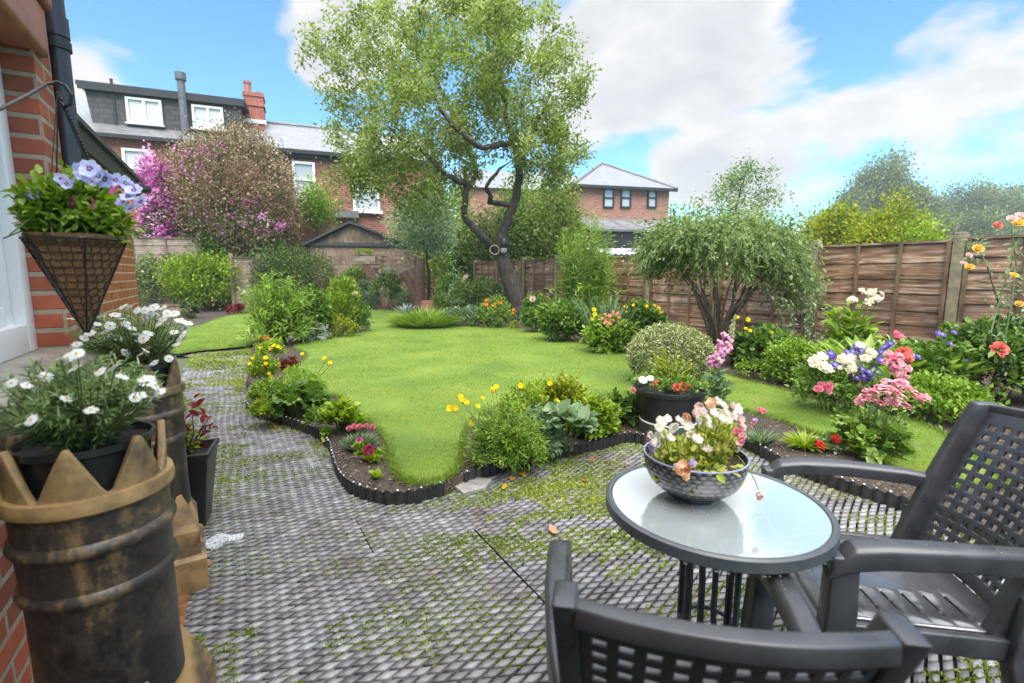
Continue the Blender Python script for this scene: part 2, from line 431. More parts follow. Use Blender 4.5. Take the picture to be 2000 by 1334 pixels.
zr = nd(nt, 'ShaderNodeMapRange', interpolation_type='SMOOTHSTEP'); zr.inputs[1].default_value = .45; zr.inputs[2].default_value = .52; zr.inputs[4].default_value = 3.2; nt.links.new(sx.outputs[2], zr.inputs[0]); dens = math_('ADD', dens, zr.outputs[0])  # extra cloud added above the view so table and seats reflect white
cov = nd(nt, 'ShaderNodeMapRange', interpolation_type='SMOOTHSTEP'); cov.inputs[1].default_value = 0.0; cov.inputs[2].default_value = .85; nt.links.new(dens, cov.inputs[0])
shade = math_('ADD', math_('MULTIPLY', math_('SUBTRACT', n2.outputs['Fac'], .5), 2.0), math_('MULTIPLY', dens, .40))
cr = ramp(nt, [(.2, (1, 1, 1)), (.46, (.88, .90, .93)), (.85, (.77, .80, .85))]); nt.links.new(shade, cr.inputs[0])
cs = nd(nt, 'ShaderNodeVectorMath', operation='SCALE'); cs.inputs['Scale'].default_value = CLOUD = 2.75; nt.links.new(cr.outputs[0], cs.inputs[0]); zb_ = nd(nt, 'ShaderNodeMapRange', interpolation_type='SMOOTHSTEP'); zb_.inputs[1].default_value = .47; zb_.inputs[2].default_value = .8; zb_.inputs[3].default_value = CLOUD; zb_.inputs[4].default_value = CLOUD*3.7; nt.links.new(sx.outputs[2], zb_.inputs[0]); nt.links.new(zb_.outputs[0], cs.inputs['Scale'])   # overcast zenith, out of view, brightened as added fill for the shadows
tint = nd(nt, 'ShaderNodeMix', data_type='RGBA', blend_type='MULTIPLY'); tint.inputs[0].default_value = 1; tint.inputs[7].default_value = (.46, .72, .78, 1); nt.links.new(sky.outputs[0], tint.inputs[6])
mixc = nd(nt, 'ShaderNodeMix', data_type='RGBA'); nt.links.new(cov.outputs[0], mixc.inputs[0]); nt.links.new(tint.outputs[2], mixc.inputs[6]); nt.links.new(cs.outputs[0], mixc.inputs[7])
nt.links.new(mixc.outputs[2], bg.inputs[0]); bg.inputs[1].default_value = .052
sl = bpy.data.lights.new('sun', 'SUN'); so = bpy.data.objects.new('sun', sl); COL.objects.link(so)
sl.energy = 1.0; sl.angle = math.radians(60); sl.color = (1, .965, .9)
sd = Vector((math.sin(SUN_AZ)*math.cos(SUN_EL), math.cos(SUN_AZ)*math.cos(SUN_EL), math.sin(SUN_EL)))
so.rotation_euler = (-sd).to_track_quat('-Z', 'Y').to_euler()
SC.view_settings.view_transform = 'Standard'; SC.view_settings.look = 'None'; SC.view_settings.exposure = EXPO; SC.view_settings.gamma = 1
SC.render.engine = 'CYCLES'; SC.cycles.use_denoising = True
SC.cycles.max_bounces = 7; SC.cycles.diffuse_bounces = 3; SC.cycles.glossy_bounces = 3; SC.cycles.transmission_bounces = 5; SC.cycles.volume_bounces = 0
SC.cycles.caustics_reflective = False; SC.cycles.caustics_refractive = False; SC.cycles.transparent_max_bounces = 6

# ------------------------------------------------------------------ ground, patio, beds, lawns
E1 = Vector((-.497, .868, 0)); E2 = Vector((.868, .497, 0))     # along and across the garden
g = MB(); N = 48
g.add([(0, 0, -.03)]+[(172*math.cos(2*PI*k/N), 172*math.sin(2*PI*k/N), -.03) for k in range(N)], [(0, k+1, (k+1) % N+1) for k in range(N)])
tag(g.build('ground', plain('ground', (.07, .10, .03), (.05, .06, .025), .9, .4)), kind='structure')

def pp(l, z=0): return [tuple(P(x, y, z)[:2]) for x, y in l]
def wallx(y): return -.70-.573*y
edgeA = pp([(505, 672), (494, 700), (489, 735), (484, 770), (486, 800), (504, 817), (545, 829), (585, 842), (622, 856), (645, 878), (655, 905), (664, 935), (684, 962), (722, 980), (770, 988), (820, 982), (868, 968)])
edgeB = pp([(905, 950), (935, 938), (990, 920), (1050, 905), (1110, 893), (1170, 880), (1225, 866), (1262, 872)])
edgeC = pp([(1390, 868), (1440, 872), (1480, 890), (1530, 918), (1580, 938), (1640, 960), (1700, 980), (1760, 998), (1850, 1030), (1960, 1075), (2080, 1120)])
edgeD = pp([(300, 690), (345, 686), (400, 684), (450, 680), (505, 672)])
sA, sB, sC, sD = [smooth_poly(e, 5) for e in (edgeA, edgeB, edgeC, edgeD)]
FENCE0 = 9.6
soil_poly = list(map(tuple, sD[:-1]))+list(map(tuple, sA))+list(map(tuple, sB))+list(map(tuple, sC))+[(4.6, 1.5), (FENCE0-.573*2.5, 2.5), (FENCE0-.573*22, 22), (-16, 18.5), (-13.5, 9.5), (-7.2, 8.9)]
m_soil, nt, b = newmat('soil')
n = nd(nt, 'ShaderNodeTexNoise', Scale=38, Detail=8, Roughness=.75); nt.links.new(objco(nt), n.inputs['Vector'])
v = nd(nt, 'ShaderNodeTexVoronoi', Scale=55); nt.links.new(objco(nt), v.inputs['Vector'])
r = ramp(nt, [(.3, (.018, .012, .008)), (.55, (.06, .042, .03)), (.75, (.15, .11, .08))]); nt.links.new(n.outputs['Fac'], r.inputs[0]); nt.links.new(r.outputs[0], b.inputs['Base Color'])
b.inputs['Roughness'].default_value = .7; bump(nt, b, v.outputs['Distance'], .9, .02)
SOILZ = .078
tag(link('flower_bed_soil', sheet('flower_bed_soil', soil_poly, .13, SOILZ, .011, 2.2, .16), m_soil), kind='structure')

# crumbs of bark and soil
cm = MB(); V = []; F = []; A = []
q = np.stack([rng.uniform(-4, 7, 60000), rng.uniform(2.7, 10, 60000)], -1); q = q[inside(np.array(soil_poly), q)]
q = q[rng.uniform(0, 1, len(q)) < np.clip(12/q[:, 1]**2, 0, 1)]
k = len(q); T0 = np.array([[-1, -.6, 0], [1, -.5, .1], [.2, 1, 0], [0, 0, .9]]); TF = np.array([[0, 1, 3], [1, 2, 3], [2, 0, 3]])
an = rng.uniform(0, 6.28, k); s_ = rng.uniform(.004, .013, k)
W = T0[None]*s_[:, None, None]; X = W[..., 0]*np.cos(an)[:, None]-W[..., 1]*np.sin(an)[:, None]; Y = W[..., 0]*np.sin(an)[:, None]+W[..., 1]*np.cos(an)[:, None]
VV = np.stack([q[:, 0:1]+X, q[:, 1:2]+Y, SOILZ+.004+W[..., 2]], -1).reshape(-1, 3)
tag(link('bark_chips', npmesh('bark_chips', VV, (TF[None]+np.arange(k)[:, None, None]*4).reshape(-1, 3), np.repeat(rng.uniform(0, 1, k), 4)), leafmat('bark', [(.02, .013, .01), (.09, .06, .042), (.2, .15, .11)], 0, .7)), 'brown bark chips and crumbs of soil over the flower beds', 'bark chips', kind='stuff')

# patio: bedding and thousands of small diamond setts
pat_poly = [(-.3, -.8), (4.2, -.8), (4.6, 1.5)]+list(map(tuple, sC[::-1]))+list(map(tuple, sB[::-1]))+list(map(tuple, sA[::-1]))+list(map(tuple, sD[::-1]))+[(-7.0, 8.85), (-5.3, 8.0), (wallx(4.8), 4.8), (wallx(1), 1)]
pat_np = np.array(pat_poly)
tag(link('patio_bedding', sheet('patio_bedding', pat_poly, .25, -.008, .0), plain('joint', (.022, .02, .017), (.008, .008, .007), .9, 30, bmp=.5, spec=.1)), kind='structure')
SA = math.radians(29.8-21.5); SB = math.radians(29.8+21.5); side = .056
va = np.array([math.cos(SA), math.sin(SA)])*side; vb = np.array([math.cos(SB), math.sin(SB)])*side
ii, jj = np.meshgrid(np.arange(-260, 320), np.arange(-260, 320)); ij = np.stack([ii.ravel(), jj.ravel()], -1)
c = ij[:, 0:1]*va+ij[:, 1:2]*vb
k = (c[:, 1] > .9) & (c[:, 1] < 9.2) & (np.abs(c[:, 0]) < 7.5); c = c[k]
c = c+.012*np.stack([np.sin(c[:, 1]*5.1+c[:, 0]*2), np.sin(c[:, 0]*4.3-c[:, 1]*2.2)], -1)
e1 = c@np.array(E1[:2]); e2 = c@np.array(E2[:2])
mats = .52; gap = np.minimum(np.abs((e2/mats) % 1), 1-np.abs((e2/mats) % 1))*mats
keep = inside(pat_np, c); c = c[keep]
nC = len(c)
out = np.array([[-.5, -.5], [.5, -.5], [.5, .5], [-.5, .5]])
sh = .755+rng.normal(0, .03, nC)
def ring(f, z, tilt): # corners of each sett
    xy = c[:, None]+(out[None, :, 0:1]*va+out[None, :, 1:2]*vb)*(sh*f)[:, None, None]
    off = xy-c[:, None]
    zz = z+(off*tilt[:, None]).sum(-1)
    return np.concatenate([xy, zz[..., None]], -1)
tilt = rng.normal(0, .016, (nC, 2)); dz = rng.normal(0, .0012, nC)[:, None]+.006*np.sin(c[:, 0:1]*2.1+1)*np.sin(c[:, 1:2]*1.7)
VV = np.concatenate([ring(1.0, -.012+dz*0, tilt*0), ring(1.0, .0055+dz, tilt), ring(.95, .0095+dz, tilt)], 1)
FF = [[a, (a+1) % 4, 4+(a+1) % 4, 4+a] for a in range(4)]+[[4+a, 4+(a+1) % 4, 8+(a+1) % 4, 8+a] for a in range(4)]+[[8, 9, 10, 11]]
me = npmesh('patio', VV.reshape(-1, 3), (np.array(FF)[None]+np.arange(nC)[:, None, None]*12).reshape(-1, 4), np.repeat(np.clip(rng.normal(.5, .22, nC), 0, 1), 12))
m_set, nt, b = newmat('wet_sett')
at = nd(nt, 'ShaderNodeAttribute', attribute_name='v')
r = ramp(nt, [(0, (.095, .092, .095)), (.5, (.17, .166, .172)), (1, (.265, .26, .268))]); nt.links.new(at.outputs['Fac'], r.inputs[0])
n = nd(nt, 'ShaderNodeTexNoise', Scale=2.2, Detail=7, Roughness=.65); nt.links.new(objco(nt), n.inputs['Vector'])
r2 = ramp(nt, [(.30, (.6, .48, .38)), (.46, (1, .98, .97)), (.68, (1.2, 1.22, 1.25))]); nt.links.new(n.outputs['Fac'], r2.inputs[0])
mx = nd(nt, 'ShaderNodeMix', data_type='RGBA', blend_type='MULTIPLY'); mx.inputs[0].default_value = 1; nt.links.new(r.outputs[0], mx.inputs[6]); nt.links.new(r2.outputs[0], mx.inputs[7]); nt.links.new(mx.outputs[2], b.inputs['Base Color'])
r3 = ramp(nt, [(.35, (.6,)*3), (.62, (.30,)*3)]); nt.links.new(n.outputs['Fac'], r3.inputs[0]); nt.links.new(r3.outputs[0], b.inputs['Roughness'])
b.inputs['Specular IOR Level'].default_value = .5
n3 = nd(nt, 'ShaderNodeTexNoise', Scale=90, Detail=4); nt.links.new(objco(nt), n3.inputs['Vector']); bump(nt, b, n3.outputs['Fac'], .25, .003)
tag(link('patio', me, m_set), kind='structure')

jm = MB()
for k in range(-9, 12):
    for tr in range(2):
        a0 = rng.uniform(-1, 6); L_ = rng.uniform(.25, .9); p0 = np.array(E2[:2])*(k*mats)+np.array(E1[:2])*a0; p1_ = p0+np.array(E1[:2])*L_
        if p0[1] > 1 and p1_[1] < 6 and inside(pat_np, np.array([p0, p1_])).all(): jm.beam((p0[0], p0[1], .0085), (p1_[0], p1_[1], .0085), .0055, .009)
if jm.v: tag(jm.build('patio_joint', bpy.data.materials['joint']), kind='structure')
# moss in the joints: patches that follow the joints
q = np.stack([rng.uniform(-6.5, 4.2, 1500000), 1.1+8.1*rng.uniform(0, 1, 1500000)**1.6], -1); q = q[inside(pat_np, q)]
def nz(p, f, s): return np.sin(p[:, 0]*f+s+1.7*np.sin(p[:, 1]*f*.7+s*2))*np.sin(p[:, 1]*f*1.1-s+1.3*np.sin(p[:, 0]*f*.8+s))
a2 = q@np.array(E2[:2]); a1 = q@np.array(E1[:2])
qa = np.stack([a1*.55, a2*1.6], -1); qb = np.stack([a1*1.7, a2*.8], -1)
uw = np.stack([q@va/side*.35, q@np.array([-va[1], va[0]])/side*1.3], -1)
qc = np.stack([q@va/side*.6, q@np.array([-va[1], va[0]])/side*1.9], -1)
den = .45*nz(qa, 2.1, .4)+.35*nz(qb, 3.7, 2.)+.75*nz(qc, 5.5, 1.)+.45*nz(q, 19, 3.)+.55*nz(uw, 4.2, 2.6)
# distance to the lattice lines
inv = np.linalg.inv(np.stack([va, vb], 1)); uv = q@inv.T; fr = np.minimum(np.abs(uv[:, 0]+.5-np.round(uv[:, 0]+.5)), np.abs(uv[:, 1]+.5-np.round(uv[:, 1]+.5)))
mg = (a2/mats) % 1; mg = np.minimum(mg, 1-mg)*mats
dA = np.min(np.linalg.norm(q[:, None]-np.concatenate([sA[::3], sB[::3], sC[::3]])[None], axis=2), axis=1)
den += .9*np.exp(-dA/.12)+.25*(q[:, 1] > 4.5)+.45*np.exp(-mg/.02)*(nz(q, 4.1, .2) > .1)
on = (den > -.06) & ((fr < .17) | (den > .9)) & (rng.uniform(0, 1, len(q)) < np.clip(9/q[:, 1]**1.5, .25, 1)); q = q[on]; k = len(q); print('moss', k)
f = Fol(); f.add((np.array([[-.45, 0, 0], [.45, 0, 0], [0, 1, .1], [.25, .3, .6]])*1.0, np.array([[0, 1, 2], [0, 1, 3]])), np.concatenate([q, np.full((k, 1), .001)], 1), rnd(k)*.8+np.array([0, 0, 1.]), rnd(k), rng.uniform(.008, .019, k)*np.clip(.6+q[:, 1]*.22, .7, 2.2), np.clip(.5+.25*nz(q, 3.3, 5.)+rng.normal(0, .2, k), 0, 1))
m_moss = leafmat('moss', [(.08, .13, .014), (.22, .29, .035), (.40, .42, .085)], .3, .6)
tag(f.build('moss', m_moss), 'low yellow green moss in the joints of the patio', 'moss', kind='stuff')

# lawns
LZ = .105
lawn_px = [(790, 934), (830, 940), (868, 932), (893, 914), (901, 890), (903, 862), (911, 835), (930, 812), (965, 795), (1020, 782), (1090, 776), (1160, 770), (1215, 768), (1262, 765), (1330, 772), (1400, 785), (1450, 798), (1510, 812), (1570, 835), (1640, 860), (1720, 890), (1800, 935),
           (1960, 940), (1850, 850), (1760, 812), (1680, 795), (1600, 782), (1560, 768), (1500, 752), (1440, 738), (1390, 722), (1330, 712), (1240, 691), (1180, 680), (1100, 662), (1050, 648), (1000, 639), (930, 634), (870, 636), (815, 639), (784, 636), (776, 628), (792, 618), (815, 608), (700, 604), (712, 622), (718, 640), (700, 648), (650, 656), (600, 668), (575, 678), (600, 690), (590, 706), (570, 722), (548, 748), (575, 775), (640, 768), (668, 778), (690, 800), (722, 824), (748, 850), (760, 880), (766, 912)]
lawn_poly = smooth_poly(pp(lawn_px, LZ), 3, True)
left_px = [(322, 682), (400, 678), (450, 674), (500, 668), (530, 655), (600, 640), (640, 628), (660, 612), (590, 612), (540, 614), (470, 613), (425, 622), (395, 634), (350, 640), (290, 640)]
left_poly = smooth_poly(pp(left_px, LZ), 3, True)
m_lawn, nt, b = newmat('lawn')
n = nd(nt, 'ShaderNodeTexNoise', Scale=1.3, Detail=5, Roughness=.6); nt.links.new(objco(nt), n.inputs['Vector'])
r = ramp(nt, [(.30, (.10, .175, .018)), (.5, (.145, .228, .02)), (.66, (.195, .255, .026)), (.78, (.25, .24, .05))]); nt.links.new(n.outputs['Fac'], r.inputs[0])
n2 = nd(nt, 'ShaderNodeTexNoise', Scale=120, Detail=4, Roughness=.7); nt.links.new(objco(nt), n2.inputs['Vector'])
r2 = ramp(nt, [(.3, (.6, .66, .5)), (.7, (1.2, 1.15, 1.2))]); nt.links.new(n2.outputs['Fac'], r2.inputs[0])
mx = nd(nt, 'ShaderNodeMix', data_type='RGBA', blend_type='MULTIPLY'); mx.inputs[0].default_value = 1; nt.links.new(r.outputs[0], mx.inputs[6]); nt.links.new(r2.outputs[0], mx.inputs[7]); nt.links.new(mx.outputs[2], b.inputs['Base Color'])
b.inputs['Roughness'].default_value = .75; bump(nt, b, n2.outputs['Fac'], .8, .012)
tag(link('lawn', sheet('lawn', lawn_poly, .18, LZ, .006, 1.2, .05), m_lawn), kind='structure')
tag(link('side_lawn', sheet('side_lawn', left_poly, .25, LZ, .006, 1.2, .05), m_lawn), kind='structure')
# mown grass
f = Fol()
for poly, nn in ((lawn_poly, 520000), (left_poly, 90000)):
    lo, hi = poly.min(0), poly.max(0)
    yy = 1/(rng.uniform(1/hi[1]**.9, 1/lo[1]**.9, nn))**(1/.9); q = np.stack([rng.uniform(lo[0], hi[0], nn), yy], -1); q = q[inside(poly, q)]; k = len(q)
    pos = np.concatenate([q, np.full((k, 1), LZ)], 1)
    dA = rng.uniform(0, 1, k)
    f.add((np.array([[-.09, 0, 0], [.09, 0, 0], [.0, 1, -.25]]), np.array([[0, 1, 2]])), pos, rnd(k)*.5+np.array([0, 0, 1.]), rnd(k), rng.uniform(.008, .018, k)*np.clip(.6+.1*q[:, 1], .7, 1.5), .5+.28*nz(q, 1.7, 1.)+.12*nz(q, 6., 2.)+rng.normal(0, .2, k))
m_gr = leafmat('grass', [(.10, .17, .016), (.155, .238, .022), (.225, .29, .04)], .3, .5)
tag(f.build('grass', m_gr), 'short mown bright green grass of the lawns', 'grass', kind='stuff')
# longer blades hang over the lawn edges
f = Fol()
for poly in (lawn_poly, left_poly):
    P2 = np.concatenate([poly, poly[:1]]); seg = np.diff(P2, axis=0); ln = np.linalg.norm(seg, axis=1); k = 16000 if poly is lawn_poly else 4000
    wgt = ln/np.maximum(P2[:-1, 1], 2)**1.0; i = rng.choice(len(ln), k, p=wgt/wgt.sum()); t = rng.uniform(0, 1, k)[:, None]
    p = P2[i]+seg[i]*t+rnd(k, 2)*.018
    f.add(BLADE, np.concatenate([p, np.full((k, 1), LZ-.01)], 1), rnd(k)*.55+np.array([0, 0, 1.]), rnd(k)*.5+np.array([0, 0, .6]), rng.uniform(.02, .055, k), .45+rng.normal(0, .25, k))
tag(f.build('grass_fringe', m_gr), 'longer grass blades fringing the edges of the lawns', 'grass', kind='stuff')

# scalloped black lawn edging
m_edge = plain('edging', (.03, .03, .03), (.014, .014, .014), .35, 30, spec=.6)
m_drop = plain('wet_bead', (.75, .76, .76), (.5, .5, .5), .12, 60)
def edging(line, label, h=.10):
    L = np.asarray(line); d = np.r_[0, np.cumsum(np.linalg.norm(np.diff(L, axis=0), axis=1))]
    s_ = np.arange(0, d[-1], .0075); x = np.interp(s_, d, L[:, 0]); y = np.interp(s_, d, L[:, 1])
    tx, ty = np.gradient(x), np.gradient(y); l = np.hypot(tx, ty); nx, ny = ty/l, -tx/l
    ph = s_/.062*2*PI; wv = .0085*np.sin(ph)
    x = x+nx*.014; y = y+ny*.014
    V = []
    for zz in (-.02, h*.5, h-.022):
        V.append(np.stack([x+nx*wv, y+ny*wv, np.full_like(x, zz)], -1))
    V.append(np.stack([x+nx*wv, y+ny*wv, h-.008+.011*np.sin(ph)], -1))
    n_ = len(x); V = np.stack(V, 1); V2 = V-np.stack([nx, ny, 0*nx], -1)[:, None]*.005
    m = MB(); vs = [tuple(q) for q in V.reshape(-1, 3)]+[tuple(q) for q in V2.reshape(-1, 3)]; K = n_*4; fs = []
    for i in range(n_-1):
        for j in range(3):
            a = i*4+j; fs += [(a, a+4, a+5, a+1), (K+a+1, K+a+5, K+a+4, K+a)]
        a = i*4+3; fs.append((a, a+4, K+a+4, K+a))
    fs += [(0, 1, K+1, K), (1, 2, K+2, K+1), (2, 3, K+3, K+2)]
    m.add(vs, fs)
    root = thing('lawn_edging', label, 'lawn edging', (float(x[0]), float(y[0]), 0), 0, 'scalloped black lawn edging strips')
    o = link('strip', m.mesh('strip', True), m_edge, root); o.location = (-float(x[0]), -float(y[0]), 0)
    bd = MB()
    for i in range(n_):
        if i and math.sin(ph[i-1]) < math.sin(ph[i]) and i < n_-1 and math.sin(ph[i+1]) <= math.sin(ph[i]) and y[i] < 5 and rng.uniform() < .8:
            cx, cy, cz = V[i, 3]; rr = rng.uniform(.004, .0075)
            bd.lathe([(0, -rr), (rr*.75, -rr*.6), (rr, 0), (rr*.75, rr*.6), (0, rr)], 7, (cx, cy, cz+.002))
    if bd.v:
        o = bd.build('wet_rim', m_drop, root, True); o.location = (-float(x[0]), -float(y[0]), 0); o['kind'] = 'stuff'
edging(sA, 'scalloped black edging bending round the near tip of the lawn beside the path')
edging(sB, 'scalloped black edging in front of the yellow poppy clump')
edging(sC, 'scalloped black edging behind the glass table beside the red geraniums')
edging(sD, 'scalloped black edging at the far end of the path before the side lawn', .10)
# stone at the gap, brown strip beside the pots, spilt white foam
s = MB(); s.add([(*P(x, y, .03)[:2], .03) for x, y in [(884, 946), (925, 930), (962, 934), (950, 950), (905, 962)]]+[(*P(x, y, .03)[:2], -.02) for x, y in [(884, 946), (925, 930), (962, 934), (950, 950), (905, 962)]], [(0, 1, 2, 3, 4)]+[(i, (i+1) % 5, 5+(i+1) % 5, 5+i) for i in range(5)])
tag(s.build('stone_slab', plain('stone', (.3, .28, .26), (.16, .15, .14), .5, 14, bmp=.4), bevel=.006), 'small wet grey stone set at the gap between the two black edgings', 'stone slab')
cs_ = [(238, 1420), (330, 1160), (372, 1150), (352, 1260), (345, 1420)]
s = MB(); s.add([(*P(x, y, .012)[:2], .012) for x, y in cs_]+[(*P(x, y, .012)[:2], -.02) for x, y in cs_], [tuple(range(5))]+[(i, (i+1) % 5, 5+(i+1) % 5, 5+i) for i in range(5)])
tag(s.build('path_border', plain('rust_tile', (.27, .13, .06), (.12, .055, .03), .35, 26, bmp=.3)), kind='structure')
fo = Fol(); k = 2600
pts = smooth_poly(pp([(405, 1062), (430, 1048), (455, 1052), (478, 1047), (470, 1058), (440, 1064), (418, 1076), (404, 1074)]), 3, True); lo, hi = pts.min(0), pts.max(0)
q = np.stack([rng.uniform(lo[0], hi[0], k*3), rng.uniform(lo[1], hi[1], k*3)], -1); q = q[inside(pts, q)][:k]; k = len(q)
fo.add(ROUND, np.concatenate([q, np.full((k, 1), .012)], 1), rnd(k)+np.array([0, 0, .2]), rnd(k)*.6+np.array([0, 0, 1.]), rng.uniform(.006, .014, k), rng.uniform(0, 1, k))
tag(fo.build('spilt_foam', leafmat('foam', [(.6, .62, .64), (.9, .9, .92)], .2, .3)), 'white foam spilt on the setts beside the tapered planter', 'foam', kind='stuff')
# ------------------------------------------------------------------ the near house on the left
m_brick = brickmat('near_brick', (.44, .105, .045), (.20, .06, .04), (.36, .30, .22), .225, .075, .011, .55, .8)
m_brick_or = brickmat('orange_brick', (.46, .12, .035), (.34, .075, .025), (.55, .42, .30), .16, .068, .007, .5, .6)
m_white = plain('white_paint', (.8, .8, .8), (.72, .73, .74), .3, 3)
m_glass, nt, b = newmat('pane'); b.inputs['Base Color'].default_value = (.22, .24, .26, 1); b.inputs['Roughness'].default_value = .06; b.inputs['Specular IOR Level'].default_value = .9
m_pane2, nt, b = newmat('pane_grey'); b.inputs['Base Color'].default_value = (.42, .46, .49, 1); b.inputs['Roughness'].default_value = .08; b.inputs['Specular IOR Level'].default_value = .9
m_black = plain('black_iron', (.02, .02, .022), (.012, .012, .013), .4, 20)
m_pipe = plain('pipe_paint', (.035, .028, .035), (.022, .018, .024), .28, 8, spec=.6)
m_sill = plain('sill_stone', (.40, .37, .32), (.24, .22, .18), .3, 9, bmp=.2)
m_terr = plain('painted_stone', (.42, .16, .11), (.30, .10, .07), .5, 6, bmp=.2)
ANG = math.atan2(.868, -.497)                          # local x runs along the garden wall
HW = Vector((-1.82, 2.0, 0))                           # far jamb of the window, on the wall face
house = thing('brick_house', 'near red brick house wall with a white window behind the chimney pots', 'house', HW, ANG)
# local axes: x along the wall away from the camera, y into the house, z up
b_ = MB(); b_.box((-2.6, .16, .475), (5.66, .32, .95)); b_.box((.115, .16, 2.15), (.23, .32, 2.4)); b_.box((-4.0, .16, 2.15), (2.6, .32, 2.4))
b_.box((-2.6, .163, 2.96), (5.65, .31, 1.5))
b_.box((.235+.15, .2, 1.7), (.28, .22, 3.9))           # the wall behind the downpipe, set back
b_.build('wall', m_brick, house)
b_ = MB(); b_.box((-1.33, .14, 2.29), (2.86, .34, .19)); b_.box((-1.33, .06, 2.42), (2.92, .22, .07)); b_.build('lintel', m_terr, house, bevel=.02)
b_ = MB(); b_.box((-1.3, .07, 1.005), (2.9, .42, .09)); b_.build('window_sill', m_sill, house, bevel=.012)
wf = MB(); x0, x1, z0, z1, yy = -2.7, 0.0, 1.05, 2.19, .15
wf.box((x1-.045, yy, (z0+z1)/2), (.09, .11, z1-z0)); wf.box((x0+.045, yy, (z0+z1)/2), (.09, .11, z1-z0)); wf.box(((x0+x1)/2, yy, z0+.055), (x1-x0-.18, .11, .11)); wf.box(((x0+x1)/2, yy, z1-.045), (x1-x0-.18, .11, .09))
wf.box((x1-.125, yy+.015, (z0+z1)/2), (.07, .07, z1-z0-.2)); wf.box((x1-.75, yy+.015, z0+.145), (1.18, .07, .07)); wf.box((x1-1.3, yy+.01, (z0+z1)/2), (.08, .09, z1-z0-.2)); wf.box((x1-.72, yy+.015, 1.98), (1.1, .06, .045))
fr = wf.build('window', m_white, house, bevel=.006)
p = MB(); p.box(((x0+x1)/2, yy+.04, (z0+z1)/2), (x1-x0-.2, .012, z1-z0-.2)); p.build('pane', m_glass, fr)
# downpipe
d = MB(); px_, py_ = .285, -.015
d.tube([(px_, py_, .02), (px_, py_, 2.2), (px_, py_, 4.4)], .043, 18); d.tube([(px_, py_, 2.35), (px_, py_, 2.43)], .05, 18)
dp = d.build('downpipe', m_pipe, house, True)
d = MB()
for zz in (2.30, 1.25): d = MB(); d.tube([(px_, py_, zz), (px_, py_, zz+.035)], .052, 18); d.box((px_-.01, py_+.05, zz+.017), (.13, .02, .03)); d.build('bracket', m_black, dp, True)
# orange wall further on with the low dark lean-to roof above it
LO = Vector((-.92, 0, 0))
def lw(y, off=0): return (-.98-.565*y-off*.868, y-off*.497*0)
EA = P(165, 264, 2.16); EB = P(268, 360, 2.16); Lh = (EB-EA).length; EA.z = 0
o_ = thing('outhouse', 'orange brick outhouse with a dark green sloping eave beyond the downpipe', 'outhouse', EA, math.atan2(EB.y-EA.y, EB.x-EA.x))
b_ = MB(); b_.box((Lh/2-.52, .47, 1.02), (Lh+.95, .8, 2.04)); b_.build('wall', m_brick_or, o_)
b_ = MB(); b_.beam((-1, .0, 2.11), (Lh, .0, 2.11), .04, .11); b_.box((Lh/2-.5, .32, 2.13), (Lh+.98, .6, .05)); b_.build('eave', plain('dark_green', (.028, .034, .026), (.015, .018, .014), .55, 9, bmp=.3), o_)
b_ = MB(); b_.add([(-1, -.04, 2.17), (Lh+.03, -.04, 2.17), (Lh+.03, 1.4, 2.75), (-1, 1.4, 2.75), (-1, -.04, 2.2), (Lh+.03, -.04, 2.2), (Lh+.03, 1.4, 2.78), (-1, 1.4, 2.78)], [(0, 1, 2, 3), (4, 5, 6, 7), (0, 1, 5, 4), (1, 2, 6, 5), (2, 3, 7, 6), (3, 0, 4, 7)])
b_.build('roof', plain('old_slate', (.06, .065, .06), (.03, .034, .03), .5, 12, bmp=.4), o_)
b_ = MB(); b_.lathe([(.002, 0), (.045, 0), (.05, .03), (.045, .06), (.002, .06)], 14, (Lh-.06, -.06, 2.08)); b_.build('gutter_end', m_black, o_)
# two more courses of this house wall close on the left edge come with the wall itself

# ------------------------------------------------------------------ the terrace behind
m_tb = brickmat('terrace_brick', (.37, .105, .06), (.25, .07, .045), (.36, .25, .2), .26, .088, .012, .8, .4)
m_tb2 = brickmat('terrace_brick_b', (.34, .10, .07), (.22, .06, .045), (.34, .25, .21), .26, .088, .012, .8, .4)
m_tile = brickmat('dormer_tile', (.055, .052, .055), (.085, .08, .083), (.02, .02, .02), .34, .20, .012, .6, .6)
m_slate = brickmat('wet_slate', (.21, .22, .24), (.17, .18, .20), (.10, .105, .118), .3, .2, .014, .42, .5, (.8, .8, .8))
m_lead = plain('lead', (.18, .18, .185), (.11, .11, .115), .45, 3, bmp=.2)
m_gut = plain('gutter', (.02, .02, .022), (.015, .015, .016), .4, 5)
m_curt, nt, b = newmat('curtain')
wv = nd(nt, 'ShaderNodeTexWave', Scale=5.5, Distortion=.6); nt.links.new(objco(nt), wv.inputs['Vector']); r = ramp(nt, [(0, (.45, .46, .43)), (1, (.72, .72, .7))]); nt.links.new(wv.outputs['Fac'], r.inputs[0]); nt.links.new(r.outputs[0], b.inputs['Base Color']); b.inputs['Roughness'].default_value = .25
TA = math.atan2(1, 2.45); TD = Vector((math.cos(TA), math.sin(TA), 0))
A0 = Q(160, 255, 19.6); A0.z = 0
def onwall(px, py, off=0):              # sight line meets the terrace front (moved back by off)
    n_ = Vector((-TD.y, TD.x, 0)); p0 = A0+n_*off; d = ray(px, py); t = (p0-Vector((0, 0, CAMH))).dot(n_)/d.dot(n_)
    w_ = Vector((0, 0, CAMH))+d*t; return (w_-A0).dot(TD), w_.z
